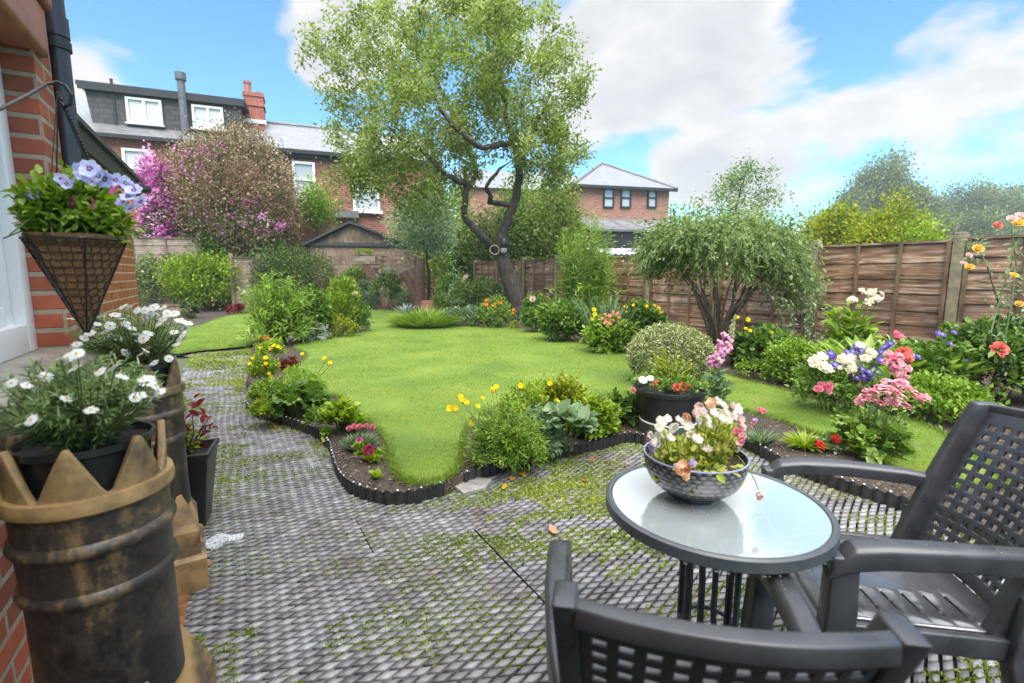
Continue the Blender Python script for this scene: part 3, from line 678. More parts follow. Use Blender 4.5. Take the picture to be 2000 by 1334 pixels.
def window(parent, xa, xb, za, zb, kind, y=0, t=.09, pane=None):
    f = MB()
    f.box(((xa+t/2), y, (za+zb)/2), (t, .12, zb-za)); f.box((xb-t/2, y, (za+zb)/2), (t, .12, zb-za)); f.box(((xa+xb)/2, y, za+t/2), (xb-xa-2*t, .12, t)); f.box(((xa+xb)/2, y, zb-t/2), (xb-xa-2*t, .12, t))
    if kind == 'sash': f.box(((xa+xb)/2, y, (za+zb)/2), (xb-xa-2*t, .1, t*.8)); f.box(((xa+xb)/2, y-.06, za-.05), (xb-xa+.2, .26, .1))
    if kind == 'pair': f.box(((xa+xb)/2, y, (za+zb)/2), (t*1.1, .1, zb-za-2*t)); f.box(((xa+xb)/2, y-.04, za-.03), (xb-xa+.1, .2, .06))
    if kind == 'dark': f.box(((xa+xb)/2, y, (za+zb)/2), (xb-xa-2*t, .1, t))
    o = f.build('window', m_gut if kind == 'dark' else m_white, parent)
    p = MB(); p.box(((xa+xb)/2, y+.03, (za+zb)/2), (xb-xa-1.9*t, .02, zb-za-1.9*t)); p.build('pane', pane or m_pane2, o)
    return o
t1 = thing('terraced_house', 'red brick terraced house with a slate hung dormer and grey flue', 'house', A0, TA)
xe, ze = onwall(160, 255); xm, zm = onwall(488, 272); xr, zr = onwall(760, 310)
ZE = 6.62
b_ = MB(); b_.box(((xe-4+xm)/2, 3.0, ZE/2), (xm-xe+4, 6, ZE)); b_.build('wall', m_tb, t1)
b_ = MB(); b_.prism([(0, 0)], 0, 0) if False else None
def roof(parent, xa, xb, z0, rise, run, m, name='roof'):
    r_ = MB(); y0 = -.25
    r_.add([(xa, y0, z0), (xb, y0, z0), (xb, run, z0+rise), (xa, run, z0+rise), (xb, 2*run, z0), (xa, 2*run, z0)], [(0, 1, 2, 3), (3, 2, 4, 5), (0, 3, 5), (1, 4, 2)])
    r_.add([(xa, y0, z0-.07), (xb, y0, z0-.07), (xb, 2*run, z0-.07), (xa, 2*run, z0-.07)], [(0, 1, 2, 3)])
    # slates are laid along the slope
    o = r_.build(name, m, parent); return o
xd0, zd0 = onwall(165, 262); xd1, _ = onwall(470, 285)
_, zt = onwall(165, 163, .75)
RISE = onwall(517, 238, 3.0)[1]-ZE-.02
roof(t1, xe-4, xm, ZE+.02, RISE, 3.0, m_slate)
b_ = MB(); b_.beam((xe-4, -.28, ZE-.02), (xm, -.28, ZE-.02), .14, .14); b_.build('gutter', m_gut, t1)
dm = MB(); zt = onwall(165, 168, .6)[1]; zb0 = onwall(170, 238, .6)[1]
dm.prism([(xd0+.1, zb0), (xd1, zb0), (xd1, zt), (xd0-.05, zt)], .62, 3.4); dorm = dm.build('dormer', m_tile, t1)
dm = MB(); dm.box(((xd0+xd1)/2, 2.0, zt+.08), (xd1-xd0+.5, 3.1, .16)); dm.box(((xd0+xd1)/2, .46, zt-.06), (xd1-xd0+.4, .1, .16)); dm.build('dormer_roof', m_gut, dorm)
dm = MB(); dm.add([(xd0-.1, -.2, ZE+.08), (xd1+.1, -.2, ZE+.08), (xd1+.1, .66, zb0+.02), (xd0-.1, .66, zb0+.02)], [(0, 1, 2, 3)]); dm.add([(xd0-.1, -.2, ZE+.05), (xd1+.1, -.2, ZE+.05), (xd1+.1, .66, zb0-.02), (xd0-.1, .66, zb0-.02)], [(3, 2, 1, 0)]); dm.build('lead_apron', m_lead, t1)
for (a, c_, b1, b2) in ((250, 315, 190, 240), (378, 435, 205, 251)):
    xa, za = onwall(a, b2, .6); xb, zb = onwall(c_, b1, .6); _, zb1 = onwall(a, b1, .6)
    window(dorm, xa, xb, za, zb1, 'pair', .555, .085, m_curt)
xa, za = onwall(246, 365); xb, zb = onwall(298, 296); window(t1, xa, xb, za, onwall(246, 290)[1], 'sash', -.065, .1, m_curt)
xa, za = onwall(355, 262, .3); xa += .12; f_ = MB(); zf = onwall(357, 143, .35)[1]; f_.tube([(xa, .35, ZE+.3), (xa, .35, zf-.1)], .14, 14); f_.tube([(xa, .35, zf-1.0), (xa, .35, zf-.94)], .155, 14); f_.tube([(xa, .35, zf-.28), (xa, .35, zf)], .2, 14)
f_.build('flue_pipe', plain('flue', (.14, .145, .155), (.10, .105, .11), .4, 6), t1, True)
f_ = MB(); f_.box((xd0+.85, .60, (zb0+zt)/2+.1), (.09, .07, 1.9)); f_.build('downpipe', m_gut, t1)
# the right hand house of the pair
t2 = thing('terraced_house', 'red brick terraced house with a pale wet slate roof and tall chimney', 'house', A0, TA)
b_ = MB(); b_.box(((xm+xr+2.5)/2+.005, 3.0, (ZE)/2), (xr+2.5-xm-.01, 5.98, ZE)); b_.build('wall', m_tb2, t2)
rf = roof(t2, xm+.01, xr+2.5, ZE+.02, RISE-.03, 3.0, m_slate)
b_ = MB(); b_.beam((xm, -.28, ZE-.02), (xr+2.5, -.28, ZE-.02), .16, .16); b_.box(((xm+xr+2.5)/2, -.08, ZE-.16), (xr+2.5-xm, .14, .16)); b_.build('gutter', m_gut, t2)
b_ = MB(); b_.tube([(xm+.3, 3.0, ZE+RISE), (xr+2.5, 3.0, ZE+RISE)], .09, 8); b_.build('ridge', m_lead, rf)
ca, cz = onwall(480, 245, 2.0); cb, _ = onwall(517, 245, 2.0); cw = cb-ca
zq = onwall(500, 181, 2.0)[1]; zp_ = onwall(484, 155, 2.0)[1]; b_ = MB(); b_.box(((ca+cb)/2, 2.4, (zq+ZE)/2), (cw, .9, zq-ZE)); b_.box(((ca+cb)/2, 2.4, zq-.55), (cw+.1, 1.0, .1)); b_.box(((ca+cb)/2, 2.4, zq-.1), (cw+.08, .98, .16))
ch = b_.build('chimney', brickmat('chimney_brick', (.42, .10, .06), (.30, .07, .045), (.40, .22, .17), .23, .08, .01, .8, .4), rf)
b_ = MB(); b_.lathe([(.16, zq-.05), (.14, zp_-.12), (.17, zp_-.1), (.17, zp_), (.11, zp_)], 12, ((ca+cb)/2-cw*.3, 2.3, 0)); b_.lathe([(.15, zq-.05), (.14, zq+.1), (.15, zq+.12), (.1, zq+.12)], 12, ((ca+cb)/2+cw*.25, 2.4, 0)); b_.build('chimney_pot', m_terr, ch, True)
b_ = MB(); zfl = onwall(497, 237, 1.93)[1]; b_.box(((ca+cb)/2, 1.93, zfl), (cw+.15, .08, .16)); b_.build('flashing', m_white, ch)
for (a, c_, b1, b2, k_) in ((574, 618, 315, 385, 'sash'), (690, 742, 330, 412, 'sash')):
    xa, za = onwall(a, b2); xb, _ = onwall(c_, b2); _, zb = onwall(a, b1); window(t2, xa, xb, za, zb, k_, -.065, .11, m_pane2)
xa, za = onwall(650, 425); xb, _ = onwall(700, 425); _, zb = onwall(650, 411); b_ = MB(); b_.box(((xa+xb)/2, -.12, (za+zb)/2), (xb-xa, .3, zb-za)); b_.build('bay_roof', m_lead, t2)

# ------------------------------------------------------------------ the newer house on the right
NA = math.radians(14); HD = 34.0
c0 = Q(1135, 440, HD); c0.z = 0
hs = thing('detached_house', 'newer brick house with a pale hipped slate roof beyond the fence', 'house', c0, NA)
n_ = Vector((-math.sin(NA), math.cos(NA), 0)); t_ = Vector((math.cos(NA), math.sin(NA), 0))
def onw2(px, py, off=0):
    p0 = c0+n_*off; d = ray(px, py); t = (p0-Vector((0, 0, CAMH))).dot(n_)/d.dot(n_); w_ = Vector((0, 0, CAMH))+d*t; return (w_-c0).dot(t_), w_.z
xL = onw2(1127, 400)[0]; xR = onw2(1306, 400)[0]; zE = onw2(1200, 365)[1]
b_ = MB(); b_.box(((xL+xR)/2, 4, zE/2), (xR-xL, 8, zE)); b_.box((xL-3.4, 6.2, zE/2+.02), (6.8, 7.0, zE-.04)); b_.build('wall', brickmat('house_brick', (.42, .17, .11), (.24, .09, .065), (.36, .27, .22), .3, .1, .014, .8, .4, (.6, .55, .5)), hs)
r_ = MB(); e = .4; xa, xb, ya, yb = xL-e, xR+e, -e, 8+e; zp = onw2(1175, 318, 3.5)[1]; xp = onw2(1178, 318, 3.5)[0]
r_.add([(xa, ya, zE), (xb, ya, zE), (xb, yb, zE), (xa, yb, zE), (xp, 3.7, zp), (xp+.3, 4.4, zp)], [(0, 1, 4), (1, 2, 5, 4), (2, 3, 5), (3, 0, 4, 5), (3, 2, 1, 0)])
r_.add([(xL-7.4, 2.4, zE+.01), (xp-1, 2.4, zE+.01), (xp-1, 6.0, zp-.5), (xL-7.4, 6.0, zp-.5), (xp-1, 10, zE), (xL-7.4, 10, zE)], [(0, 1, 2, 3), (3, 2, 4, 5), (0, 3, 5)])
rf = r_.build('roof', m_slate, hs)
r_ = MB()
for q in ((xa, ya), (xb, ya)): r_.tube([(q[0], q[1], zE+.02), (xp, 3.7, zp+.03)], .1, 6)
r_.build('hip_tiles', m_lead, rf)
b_ = MB(); b_.box(((xa+xb)/2, ya+.02, zE-.1), (xb-xa, .16, .2)); b_.box((xa+.02, (ya+yb)/2, zE-.1), (.14, yb-ya, .2)); b_.build('gutter', m_gut, hs)
for a, c_ in ((1177, 1198), (1211, 1231), (1263, 1281)):
    x0_, za = onw2(a, 406); x1_, _ = onw2(c_, 406); zb = onw2(a, 367)[1]; window(hs, x0_, x1_, za, zb, 'dark', -.065, .1, m_pane2)
# lean-to roof with skylights in front
x0_, zl = onw2(1155, 446, -3); x1_, _ = onw2(1330, 446, -3); zh = onw2(1160, 424, -.3)[1]
b_ = MB(); b_.add([(x0_, -3, zl), (x1_, -3, zl), (x1_, -.02, zh), (x0_, -.02, zh), (x0_, -3, zl-.14), (x1_, -3, zl-.14), (x1_, -.02, zh-.14), (x0_, -.02, zh-.14)], [(0, 1, 2, 3), (7, 6, 5, 4), (0, 4, 5, 1), (3, 2, 6, 7), (0, 3, 7, 4), (1, 5, 6, 2)]); lt = b_.build('lean_to_roof', m_lead, hs)
b_ = MB(); b_.box(((x0_+x1_)/2, -2.6, zl/2-.1), (x1_-x0_-.3, .2, zl-.2)); b_.build('lean_to_wall', m_gut, hs)
for k in range(3):
    xx = x0_+1.2+k*1.25; s1, s2 = .2, .72
    def sl_(x, s): return (x, -3+2.98*s, zl+(zh-zl)*s+.04)
    b_ = MB(); b_.add([sl_(xx, s1), sl_(xx+.85, s1), sl_(xx+.85, s2), sl_(xx, s2)]+[tuple(np.array(q)-np.array([0, 0, .07])) for q in (sl_(xx, s1), sl_(xx+.85, s1), sl_(xx+.85, s2), sl_(xx, s2))], [(0, 1, 2, 3), (0, 1, 5, 4), (1, 2, 6, 5), (2, 3, 7, 6), (3, 0, 4, 7)]); b_.build('skylight', m_glass, lt)

# ------------------------------------------------------------------ fences
m_fw = woodmat('fence_wood', (.045, .024, .014), (.26, .145, .085), (.60, .48, .37), 0, .5)
m_bat = woodmat('batten_wood', (.09, .055, .03), (.17, .11, .06), (.25, .17, .1), 2, .6)
m_conc = plain('post_concrete', (.30, .25, .155), (.15, .125, .075), .8, 9, bmp=.5, bd=.006)
m_fold = woodmat('old_wood', (.10, .07, .05), (.19, .14, .1), (.30, .25, .2), 0, .7)
m_fpale = woodmat('pale_wood', (.14, .10, .075), (.27, .21, .165), (.38, .33, .28), 0, .7)
def fence_panel(parent, L, z0, z1, m, nb=10, nbat=4, bat=True):
    p = MB(); seg = 22; hs_ = rng.uniform(.75, 1.3, nb); hs_ = hs_/hs_.sum()*(z1-z0-.04); zc_ = z0+np.r_[0, np.cumsum(hs_)]
    for k in range(nb):
        zb = zc_[k]; hb = hs_[k]
        wav = rng.normal(0, .007, seg+1); wav = np.convolve(wav, [.3, .4, .3], 'same')
        vs = []
        for i in range(seg+1):
            x = L*i/seg; vs += [(x, -.012-.012, zb+wav[i]), (x, -.004, zb+hb+.012+wav[i]*.3), (x, .008, zb+hb+.012+wav[i]*.3), (x, -.008, zb+wav[i])]
        fs = []
        for i in range(seg):
            a = i*4; fs += [(a, a+4, a+5, a+1), (a+1, a+5, a+6, a+2), (a+2, a+6, a+7, a+3), (a+3, a+7, a+4, a)]
        p.add(vs, fs+[(0, 1, 2, 3), (seg*4+3, seg*4+2, seg*4+1, seg*4)])
    p.box((L/2, -.01, z1-.015), (L, .06, .028))
    o = p.build('panel', m, parent)
    if bat:
        for k in range(nbat):
            x = .03+(L-.06)*k/(nbat-1); q = MB(); q.box((x, -.045, (z0+z1)/2), (.045, .034, z1-z0-.03)); q.build('batten', m_bat, o)
    return o
fdir = Vector((-.573, 1, 0)).normalized(); fang = math.atan2(fdir.y, fdir.x)
def fpt(y): return Vector((FENCE0-.573*y, y, 0))
def fy_at(px): # where the fence line crosses the sight line column px (near eye level)
    u = (px-1000)/FPX/math.cos(TH)*1.0; return FENCE0/(.573+u)
posts = [fy_at(1853)]
y = posts[0]; dy = 1.83*fdir.y
ys = [y-2*dy, y-dy]+[y+k*dy for k in range(0, 9)]
fence = thing('fence', 'weathered brown lap panel fence with concrete posts along the right side', 'fence', fpt(ys[0]), 0)
TOP = {}
for i, yy in enumerate(ys):
    base = fpt(yy)-fpt(ys[0])
    q = MB(); q.box((0, 0, .92), (.13, .11, 1.86)); q.box((0, 0, 1.87), (.10, .08, .04)); o = q.build('post', m_conc, fence, bevel=.008); o.location = base; o.rotation_euler.z = fang
    if i < len(ys)-1:
        h = [1.80, 1.82, 1.80, 1.79, 1.78, 1.78, 1.80, 1.8, 1.8, 1.8, 1.8][i]
        o = fence_panel(fence, 1.69, .02, h, m_fw, 8, 4); o.location = base+fdir*.07+Vector((.02, 0, 0)); o.rotation_euler.z = fang+PI
        o.location = base+fdir*(1.76)
bf0, bf1 = Q(250, 500, 17.8), Q(500, 520, 18.6)
def back_fence(name, label, pxa, pxb, D0, D1, ytop, m, h=None, nb=9, nbat=3):
    a, c = Q(pxa, 520, D0), Q(pxb, 520, D1); a.z = c.z = 0; L = (c-a).length
    r_ = thing(name, label, 'fence', a, math.atan2(c.y-a.y, c.x-a.x)); z1 = Q((pxa+pxb)/2, ytop, (D0+D1)/2).z
    fence_panel(r_, L, .0, z1, m, nb, nbat)
    for x in (0, L): q = MB(); q.box((x, .06, z1/2+.06), (.12, .12, z1+.12)); q.build('post', m_conc, r_)
    return r_
back_fence('board_fence', 'pale weathered board fence behind the lime green shrub', 262, 392, 17.6, 18.2, 464, m_fpale, nb=8)
back_fence('board_fence', 'grey brown fence panel between the lime shrub and the round dark shrub', 452, 505, 17.0, 17.3, 502, m_fold, nb=1, nbat=2)

# ------------------------------------------------------------------ shed, screen, odds at the back
m_shw = woodmat('shed_wood', (.11, .072, .046), (.27, .185, .125), (.44, .34, .25), 2, .7)
m_felt = plain('roof_felt', (.05, .053, .058), (.03, .032, .035), .6, 15, bmp=.3)
a, c = Q(606, 480, 19.5), Q(800, 480, 20.3); a.z = c.z = 0; L = (c-a).length
sh_ = thing('shed', 'brown timber shed with a dark gabled felt roof at the back', 'shed', a, math.atan2(c.y-a.y, c.x-a.x))
zE2 = Q(700, 478, 20).z; zA = Q(682, 438, 20).z; xa_ = L*.40
b_ = MB(); b_.box((L/2, 1.3, zE2/2), (L, 2.6, zE2)); b_.prism([(0, zE2), (L, zE2), (xa_, zA-.06)], 0, 2.6)
for k in range(int(L/.14)): b_.box((.07+k*.14, -.008, zE2/2), (.128, .016, zE2-.02))
b_.build('wall', m_shw, sh_)
b_ = MB()
for (q0, q1) in (((-.25, zE2-.1), (xa_, zA)), ((xa_, zA), (L+.3, zE2-.14))):
    b_.add([(q0[0], -.25, q0[1]), (q1[0], -.25, q1[1]), (q1[0], 2.8, q1[1]), (q0[0], 2.8, q0[1]), (q0[0], -.25, q0[1]+.09), (q1[0], -.25, q1[1]+.09), (q1[0], 2.8, q1[1]+.09), (q0[0], 2.8, q0[1]+.09)], [(0, 1, 2, 3), (7, 6, 5, 4), (0, 4, 5, 1), (2, 6, 7, 3), (0, 3, 7, 4), (1, 5, 6, 2)])
b_.box((L/2, -.06, zE2+.0), (L+.3, .1, .13))
b_.build('roof', m_felt, sh_)
a, c = Q(640, 500, 18.4), Q(815, 510, 18.9); a.z = c.z = 0; L = (c-a).length
scn = thing('timber_screen', 'dark slatted timber screen in front of the shed', 'screen', a, math.atan2(c.y-a.y, c.x-a.x))
for zpx in (489, 499, 508, 517): z = Q(720, zpx, 18.6).z; b_ = MB(); b_.box((L/2, 0, z), (L, .05, .06)); b_.build('rail', m_fold, scn)
z = Q(720, 529, 18.6).z; b_ = MB(); b_.box((L/2, 0, z), (L, .08, .26)); b_.build('rail', m_fold, scn)
for x in (.05, L*.62, L-.05): b_ = MB(); b_.box((x, .05, 1.05), (.2 if x > 1 and x < L-.5 else .12, .1, 2.1)); b_.build('post', m_shw, scn)
for k in range(14): b_ = MB(); b_.box((.15+k*(L-.3)/13, .0, .62), (.11, .03, 1.0)); b_.build('slat', m_shw, scn)
# shed roof of the neighbour, corrugated
a, c = Q(1188, 490, 13.2), Q(1262, 490, 13.4); z = Q(1220, 490, 13.2).z
L = (c-a).length; nb_ = thing('neighbour_shed', 'white corrugated shed roof showing above the right fence', 'shed', (a.x, a.y, 0), math.atan2(c.y-a.y, c.x-a.x))
b_ = MB(); nn = 60; vs = []
for i in range(nn+1):
    x = -.1+(L+.9)*i/nn; wv_ = .02*math.sin(i*1.3); vs += [(x, -.25, z-.08+wv_), (x, 1.5, z+.14+wv_), (x, -.25, z-.10+wv_), (x, 1.5, z+.12+wv_)]
fs = []
for i in range(nn): a4 = i*4; fs += [(a4, a4+4, a4+5, a4+1), (a4+2, a4+3, a4+7, a4+6), (a4, a4+2, a4+6, a4+4)]
b_.add(vs, fs); b_.build('roof', plain('corrugated', (.62, .63, .64), (.42, .43, .43), .4, 5), nb_, True)
b_ = MB(); b_.box((L/2+.3, .7, z/2-.06), (L+.6, 1.4, z-.12)); b_.build('wall', m_shw, nb_)
# ------------------------------------------------------------------ furniture
m_res, nt, b = newmat('resin')
n = nd(nt, 'ShaderNodeTexNoise', Scale=14, Detail=6); nt.links.new(objco(nt), n.inputs['Vector']); r = ramp(nt, [(.35, (.032, .034, .039)), (.7, (.050, .052, .060))]); nt.links.new(n.outputs['Fac'], r.inputs[0]); nt.links.new(r.outputs[0], b.inputs['Base Color'])
r = ramp(nt, [(.35, (.24,)*3), (.65, (.40,)*3)]); nt.links.new(n.outputs['Fac'], r.inputs[0]); nt.links.new(r.outputs[0], b.inputs['Roughness']); b.inputs['Specular IOR Level'].default_value = .62
n2 = nd(nt, 'ShaderNodeTexNoise', Scale=380, Detail=2); nt.links.new(objco(nt), n2.inputs['Vector']); bump(nt, b, n2.outputs['Fac'], .12, .002)
m_wet, nt, b = newmat('wet_resin'); b.inputs['Base Color'].default_value = (.06, .062, .07, 1); b.inputs['Roughness'].default_value = .3
n = nd(nt, 'ShaderNodeTexNoise', Scale=9, Detail=5); nt.links.new(objco(nt), n.inputs['Vector']); r = ramp(nt, [(.42, (.02,)*3), (.60, (.22,)*3)]); nt.links.new(n.outputs['Fac'], r.inputs[0]); gl = nd(nt, 'ShaderNodeBsdfGlossy', Roughness=.14); mx = nd(nt, 'ShaderNodeMixShader'); nt.links.new(r.outputs[0], mx.inputs[0]); nt.links.new(b.outputs[0], mx.inputs[1]); nt.links.new(gl.outputs[0], mx.inputs[2]); nt.links.new(mx.outputs[0], nt.nodes['Material Output'].inputs[0])
m_bead, nt, b = newmat('raindrop'); b.inputs['Base Color'].default_value = (.8, .82, .84, 1); b.inputs['Roughness'].default_value = .04; b.inputs['Transmission Weight'].default_value = .9; b.inputs['IOR'].default_value = 1.33
def chair(label, x, y, rz, hs=1.0):
    root = thing('armchair', label, 'chair', (x, y, 0), rz, 'dark grey resin garden armchairs')
    H = .92*hs; SZ = .42*hs; AZ = .655*hs
    # back: a curved lattice panel
    def bp(s, t):     # s across -1..1, t up 0..1
        return Vector((s*(.205+.02*t), -.20-.155*t-.035*t*t-.045*(1-s*s), SZ-.01+(H-SZ+.0)*t-.012*t*s*s+.0))
    nx, nz_ = 10, 13; bar = .5
    ss = [-1.0]
    for i in range(nx): a = -.93+1.86*i/nx; ss += [a+.16*.5/ nx*2*.6, a+1.86/nx*.70]
    ss = [-1.0]; w_ = 1.86/nx
    for i in range(nx): ss += [-.93+w_*(i+.24), -.93+w_*(i+.80)]
    ss.append(1.0)
    tt = [0.0]; h_ = .85/nz_
    for j in range(nz_): tt += [.06+h_*(j+.26), .06+h_*(j+.78)]
    tt += [.93, .965, 1.0]
    m = MB(); vs = [bp(s, t) for t in tt for s in ss]; W = len(ss); fs = []
    for j in range(len(tt)-1):
        for i in range(W-1):
            if i % 2 == 1 and j % 2 == 1 and i < W-2 and j < 2*nz_: continue
            fs.append((j*W+i, j*W+i+1, (j+1)*W+i+1, (j+1)*W+i))
    m.add(vs, fs); o = m.build('backrest', m_res, root, True); md = o.modifiers.new('t', 'SOLIDIFY'); md.thickness = .011; md.offset = 0
    md = o.modifiers.new('b', 'BEVEL'); md.width = .0022; md.segments = 2; md.limit_method = 'ANGLE'
    # stiles with flanges, top rail
    for s in (-1, 1):
        m = MB(); pts = [bp(s*1.07, t) for t in np.linspace(-.05, 1.035, 9)]; vs = []
        for k, p in enumerate(pts):
            f = k/8
            for dx, dy in ((-.02, -.022), (.02, -.022), (.02, .05), (-.02, .05)): vs.append(p+Vector((dx*1.0, dy*(1-.12*f), 0)))
        fs = [(k*4+i, k*4+(i+1) % 4, k*4+4+(i+1) % 4, k*4+4+i) for k in range(8) for i in range(4)]+[(3, 2, 1, 0), (32, 33, 34, 35)]
        m.add(vs, fs); m.build('stile', m_res, root, bevel=.007)
    m = MB(); K = 20; vs = []
    for k in range(K+1):
        p = bp(-1+2*k/K, 1.0)
        for dy, dz in ((-.016, -.02), (.012, -.02), (.012, .012), (-.016, .012)): vs.append(p+Vector((0, dy, dz)))
    fs = [(k*4+i, k*4+(i+1) % 4, k*4+4+(i+1) % 4, k*4+4+i) for k in range(K) for i in range(4)]+[(3, 2, 1, 0), (K*4, K*4+1, K*4+2, K*4+3)]
    m.add(vs, fs); m.build('top_rail', m_res, root, bevel=.004)
    # seat with slots
    m = MB(); ys_ = [-.23, -.17]+[v for k in range(6) for v in (-.15+.055*k, -.15+.055*k+.012)]+[.2, .235, .255]; xs_ = [-.225, -.17, -.06, -.045, .045, .06, .17, .225]
    def sp(x, yy): return Vector((x*(1+.12*(yy+.2)), yy, SZ-.018*(1-(x/.225)**2)*(1-((yy-.0)/.26)**2)-(.03 if yy > .25 else .008 if yy > .23 else 0)))
    vs = [sp(x, yy) for yy in ys_ for x in xs_]; W = len(xs_); fs = []
    for j in range(len(ys_)-1):
        for i in range(W-1):
            if i in (1, 3, 5) and j % 2 == 0 and 1 < j < 13 and i != 3: continue
            fs.append((j*W+i, j*W+i+1, (j+1)*W+i+1, (j+1)*W+i))
    m.add(vs, fs); o = m.build('seat', m_wet, root, True); md = o.modifiers.new('t', 'SOLIDIFY'); md.thickness = .012; md.offset = -1
    m = MB()
    for (a, c_, ) in (((-.245, -.2, SZ-.03), (-.262, .25, SZ-.03)), ((.245, -.2, SZ-.03), (.262, .25, SZ-.03)), ((-.25, .252, SZ-.045), (.25, .252, SZ-.045))): m.beam(a, c_, .022, .06)
    m.build('seat_rim', m_res, root, bevel=.006)
    # arms run forward and turn down into the front legs
    for s in (-1, 1):
        path = [(.235, -.315, AZ-.015), (.262, -.18, AZ), (.282, .0, AZ+.004), (.288, .14, AZ), (.288, .215, AZ-.012), (.288, .25, AZ-.045)]
        m = MB(); vs = []
        for k, (px_, py_, pz) in enumerate(path):
            hw = [.018, .026, .031, .033, .033, .03][k]; dp = [.055, .05, .047, .05, .055, .05][k]
            tz = [0, 0, 0, 0, -.4, -.85][k]
            for dx, dz in ((-hw, -dp*.72), (hw, -dp), (hw, 0), (hw*.6, .011), (-hw*.6, .011), (-hw, 0)):
                vs.append((s*(px_+dx), py_+(-dz*tz*-1 if dz > 0 else dz*tz*-.6*-1)*1.0, pz+dz))
        n6 = 6; fs = [(k*n6+i, k*n6+(i+1) % n6, k*n6+n6+(i+1) % n6, k*n6+n6+i) for k in range(5) for i in range(n6)]+[tuple(range(n6)), tuple(range(5*n6+n6-1, 5*n6-1, -1))]
        m.add(vs, fs); m.build('armrest', m_res, root, bevel=.005)
        def leg(pts_, nm):
            m = MB(); vs = []
            for (q, hx, hy) in pts_:
                for dx, dy in ((-hx, -hy), (hx, -hy), (hx, hy), (-hx, hy)): vs.append((s*(q[0]+dx), q[1]+dy, q[2]))
            K_ = len(pts_)-1
            fs = [(k*4+i, k*4+(i+1) % 4, k*4+4+(i+1) % 4, k*4+4+i) for k in range(K_) for i in range(4)]+[(3, 2, 1, 0), (K_*4, K_*4+1, K_*4+2, K_*4+3)]
            m.add(vs, fs); m.build(nm, m_res, root, bevel=.006)
        leg([((.288, .232, AZ-.03), .028, .032), ((.278, .225, SZ+.05), .03, .036), ((.272, .23, SZ-.1), .03, .036), ((.29, .275, 0), .02, .022)], 'leg')
        leg([((.248, -.235, SZ+.12), .022, .04), ((.252, -.22, SZ-.05), .028, .045), ((.262, -.25, SZ*.5), .026, .04), ((.285, -.315, 0), .018, .022)], 'leg')
    # rain on the seat and arms
    m = MB()
    for k in range(150):
        xx, yy = rng.uniform(-.2, .2), rng.uniform(-.15, .22); rr = rng.uniform(.0015, .004); z = sp(xx, yy).z+.0005
        m.lathe([(rr, 0), (rr*.8, rr*.4), (0, rr*.55)], 6, (xx, yy, z))
    for k in range(60):
        s = rng.choice((-1, 1)); yy = rng.uniform(-.15, .2); rr = rng.uniform(.0012, .0032); m.lathe([(rr, 0), (rr*.8, rr*.4), (0, rr*.55)], 6, (s*(.283+rng.uniform(-.015, .015)), yy, AZ+.0125))
    o = m.build('raindrops', m_bead, root, True); o['kind'] = 'stuff'
    return root
chair('dark grey lattice back armchair standing behind the table at the right edge', 1.136, 1.416, math.radians(78.4), 1.02)
chair('dark grey lattice back armchair nearest the camera with its back to it', .352, .985, math.radians(-9.4), .985).scale = (.90, 1, 1)

TB = P(1394, 981, .70)
tb = thing('bistro_table', 'round grey garden table with a pale wet glass top', 'table', (TB.x, TB.y, 0), .3)
m_top, nt, b = newmat('table_glass')
b.inputs['Base Color'].default_value = (.50, .55, .56, 1); b.inputs['Roughness'].default_value = .03; b.inputs['Specular IOR Level'].default_value = 1.0; b.inputs['Coat Weight'].default_value = 1; b.inputs['Coat IOR'].default_value = 1.9; b.inputs['Coat Roughness'].default_value = .03
n = nd(nt, 'ShaderNodeTexNoise', Scale=34, Detail=4, Distortion=1.6); nt.links.new(objco(nt), n.inputs['Vector']); bu = bump(nt, b, n.outputs['Fac'], .14, .002); nt.links.new(bu.outputs[0], b.inputs['Coat Normal'])
gl = nd(nt, 'ShaderNodeBsdfGlossy', Roughness=.045); gl.inputs[0].default_value = (.95, .97, .98, 1); nt.links.new(bu.outputs[0], gl.inputs['Normal']); mx = nd(nt, 'ShaderNodeMixShader'); mx.inputs[0].default_value = .55
nt.links.new(b.outputs[0], mx.inputs[1]); nt.links.new(gl.outputs[0], mx.inputs[2]); nt.links.new(mx.outputs[0], nt.nodes['Material Output'].inputs[0]); b.inputs['Coat Weight'].default_value = 0
TR = .297
q = MB(); q.lathe([(0, .696), (TR-.012, .696), (TR-.012, .703), (0, .703)], 72); q.build('glass_top', m_top, tb, False)
m_rim = plain('powder_coat', (.065, .075, .085), (.05, .058, .066), .35, 30, spec=.6)
q = MB(); q.lathe([(TR-.022, .690), (TR-.008, .706), (TR, .7075), (TR+.007, .703), (TR+.008, .676), (TR+.002, .671), (TR-.006, .676), (TR-.010, .688), (TR-.022, .690)], 72); q.build('rim', m_rim, tb, True)
for k in range(4):
    a = k*PI/2+.35; ca_, sa_ = math.cos(a), math.sin(a)
    q = MB()
    for off in (-.022, .022):
        ox, oy = -sa_*off, ca_*off
        q.tube([(ca_*r_+ox, sa_*r_+oy, z) for r_, z in ((.25, .686), (.13, .675), (.085, .62), (.075, .5), (.075, .3), (.10, .16), (.17, .06), (.22, .012))], .0095, 8)
    q.build('leg', m_rim, tb, True)
q = MB()
for z in (.32,):
    q.tube([(.075*math.cos(2*PI*k/24), .075*math.sin(2*PI*k/24), z) for k in range(25)], .007, 6)
q.build('leg_ring', m_rim, tb, True)
q = MB()
for k in range(0):
    a = 0; r_ = 0; rr = rng.uniform(.0012, .0035); q.lathe([(rr, 0), (rr*.8, rr*.35), (0, rr*.5)], 6, (r_*math.cos(a), r_*math.sin(a), .7032))
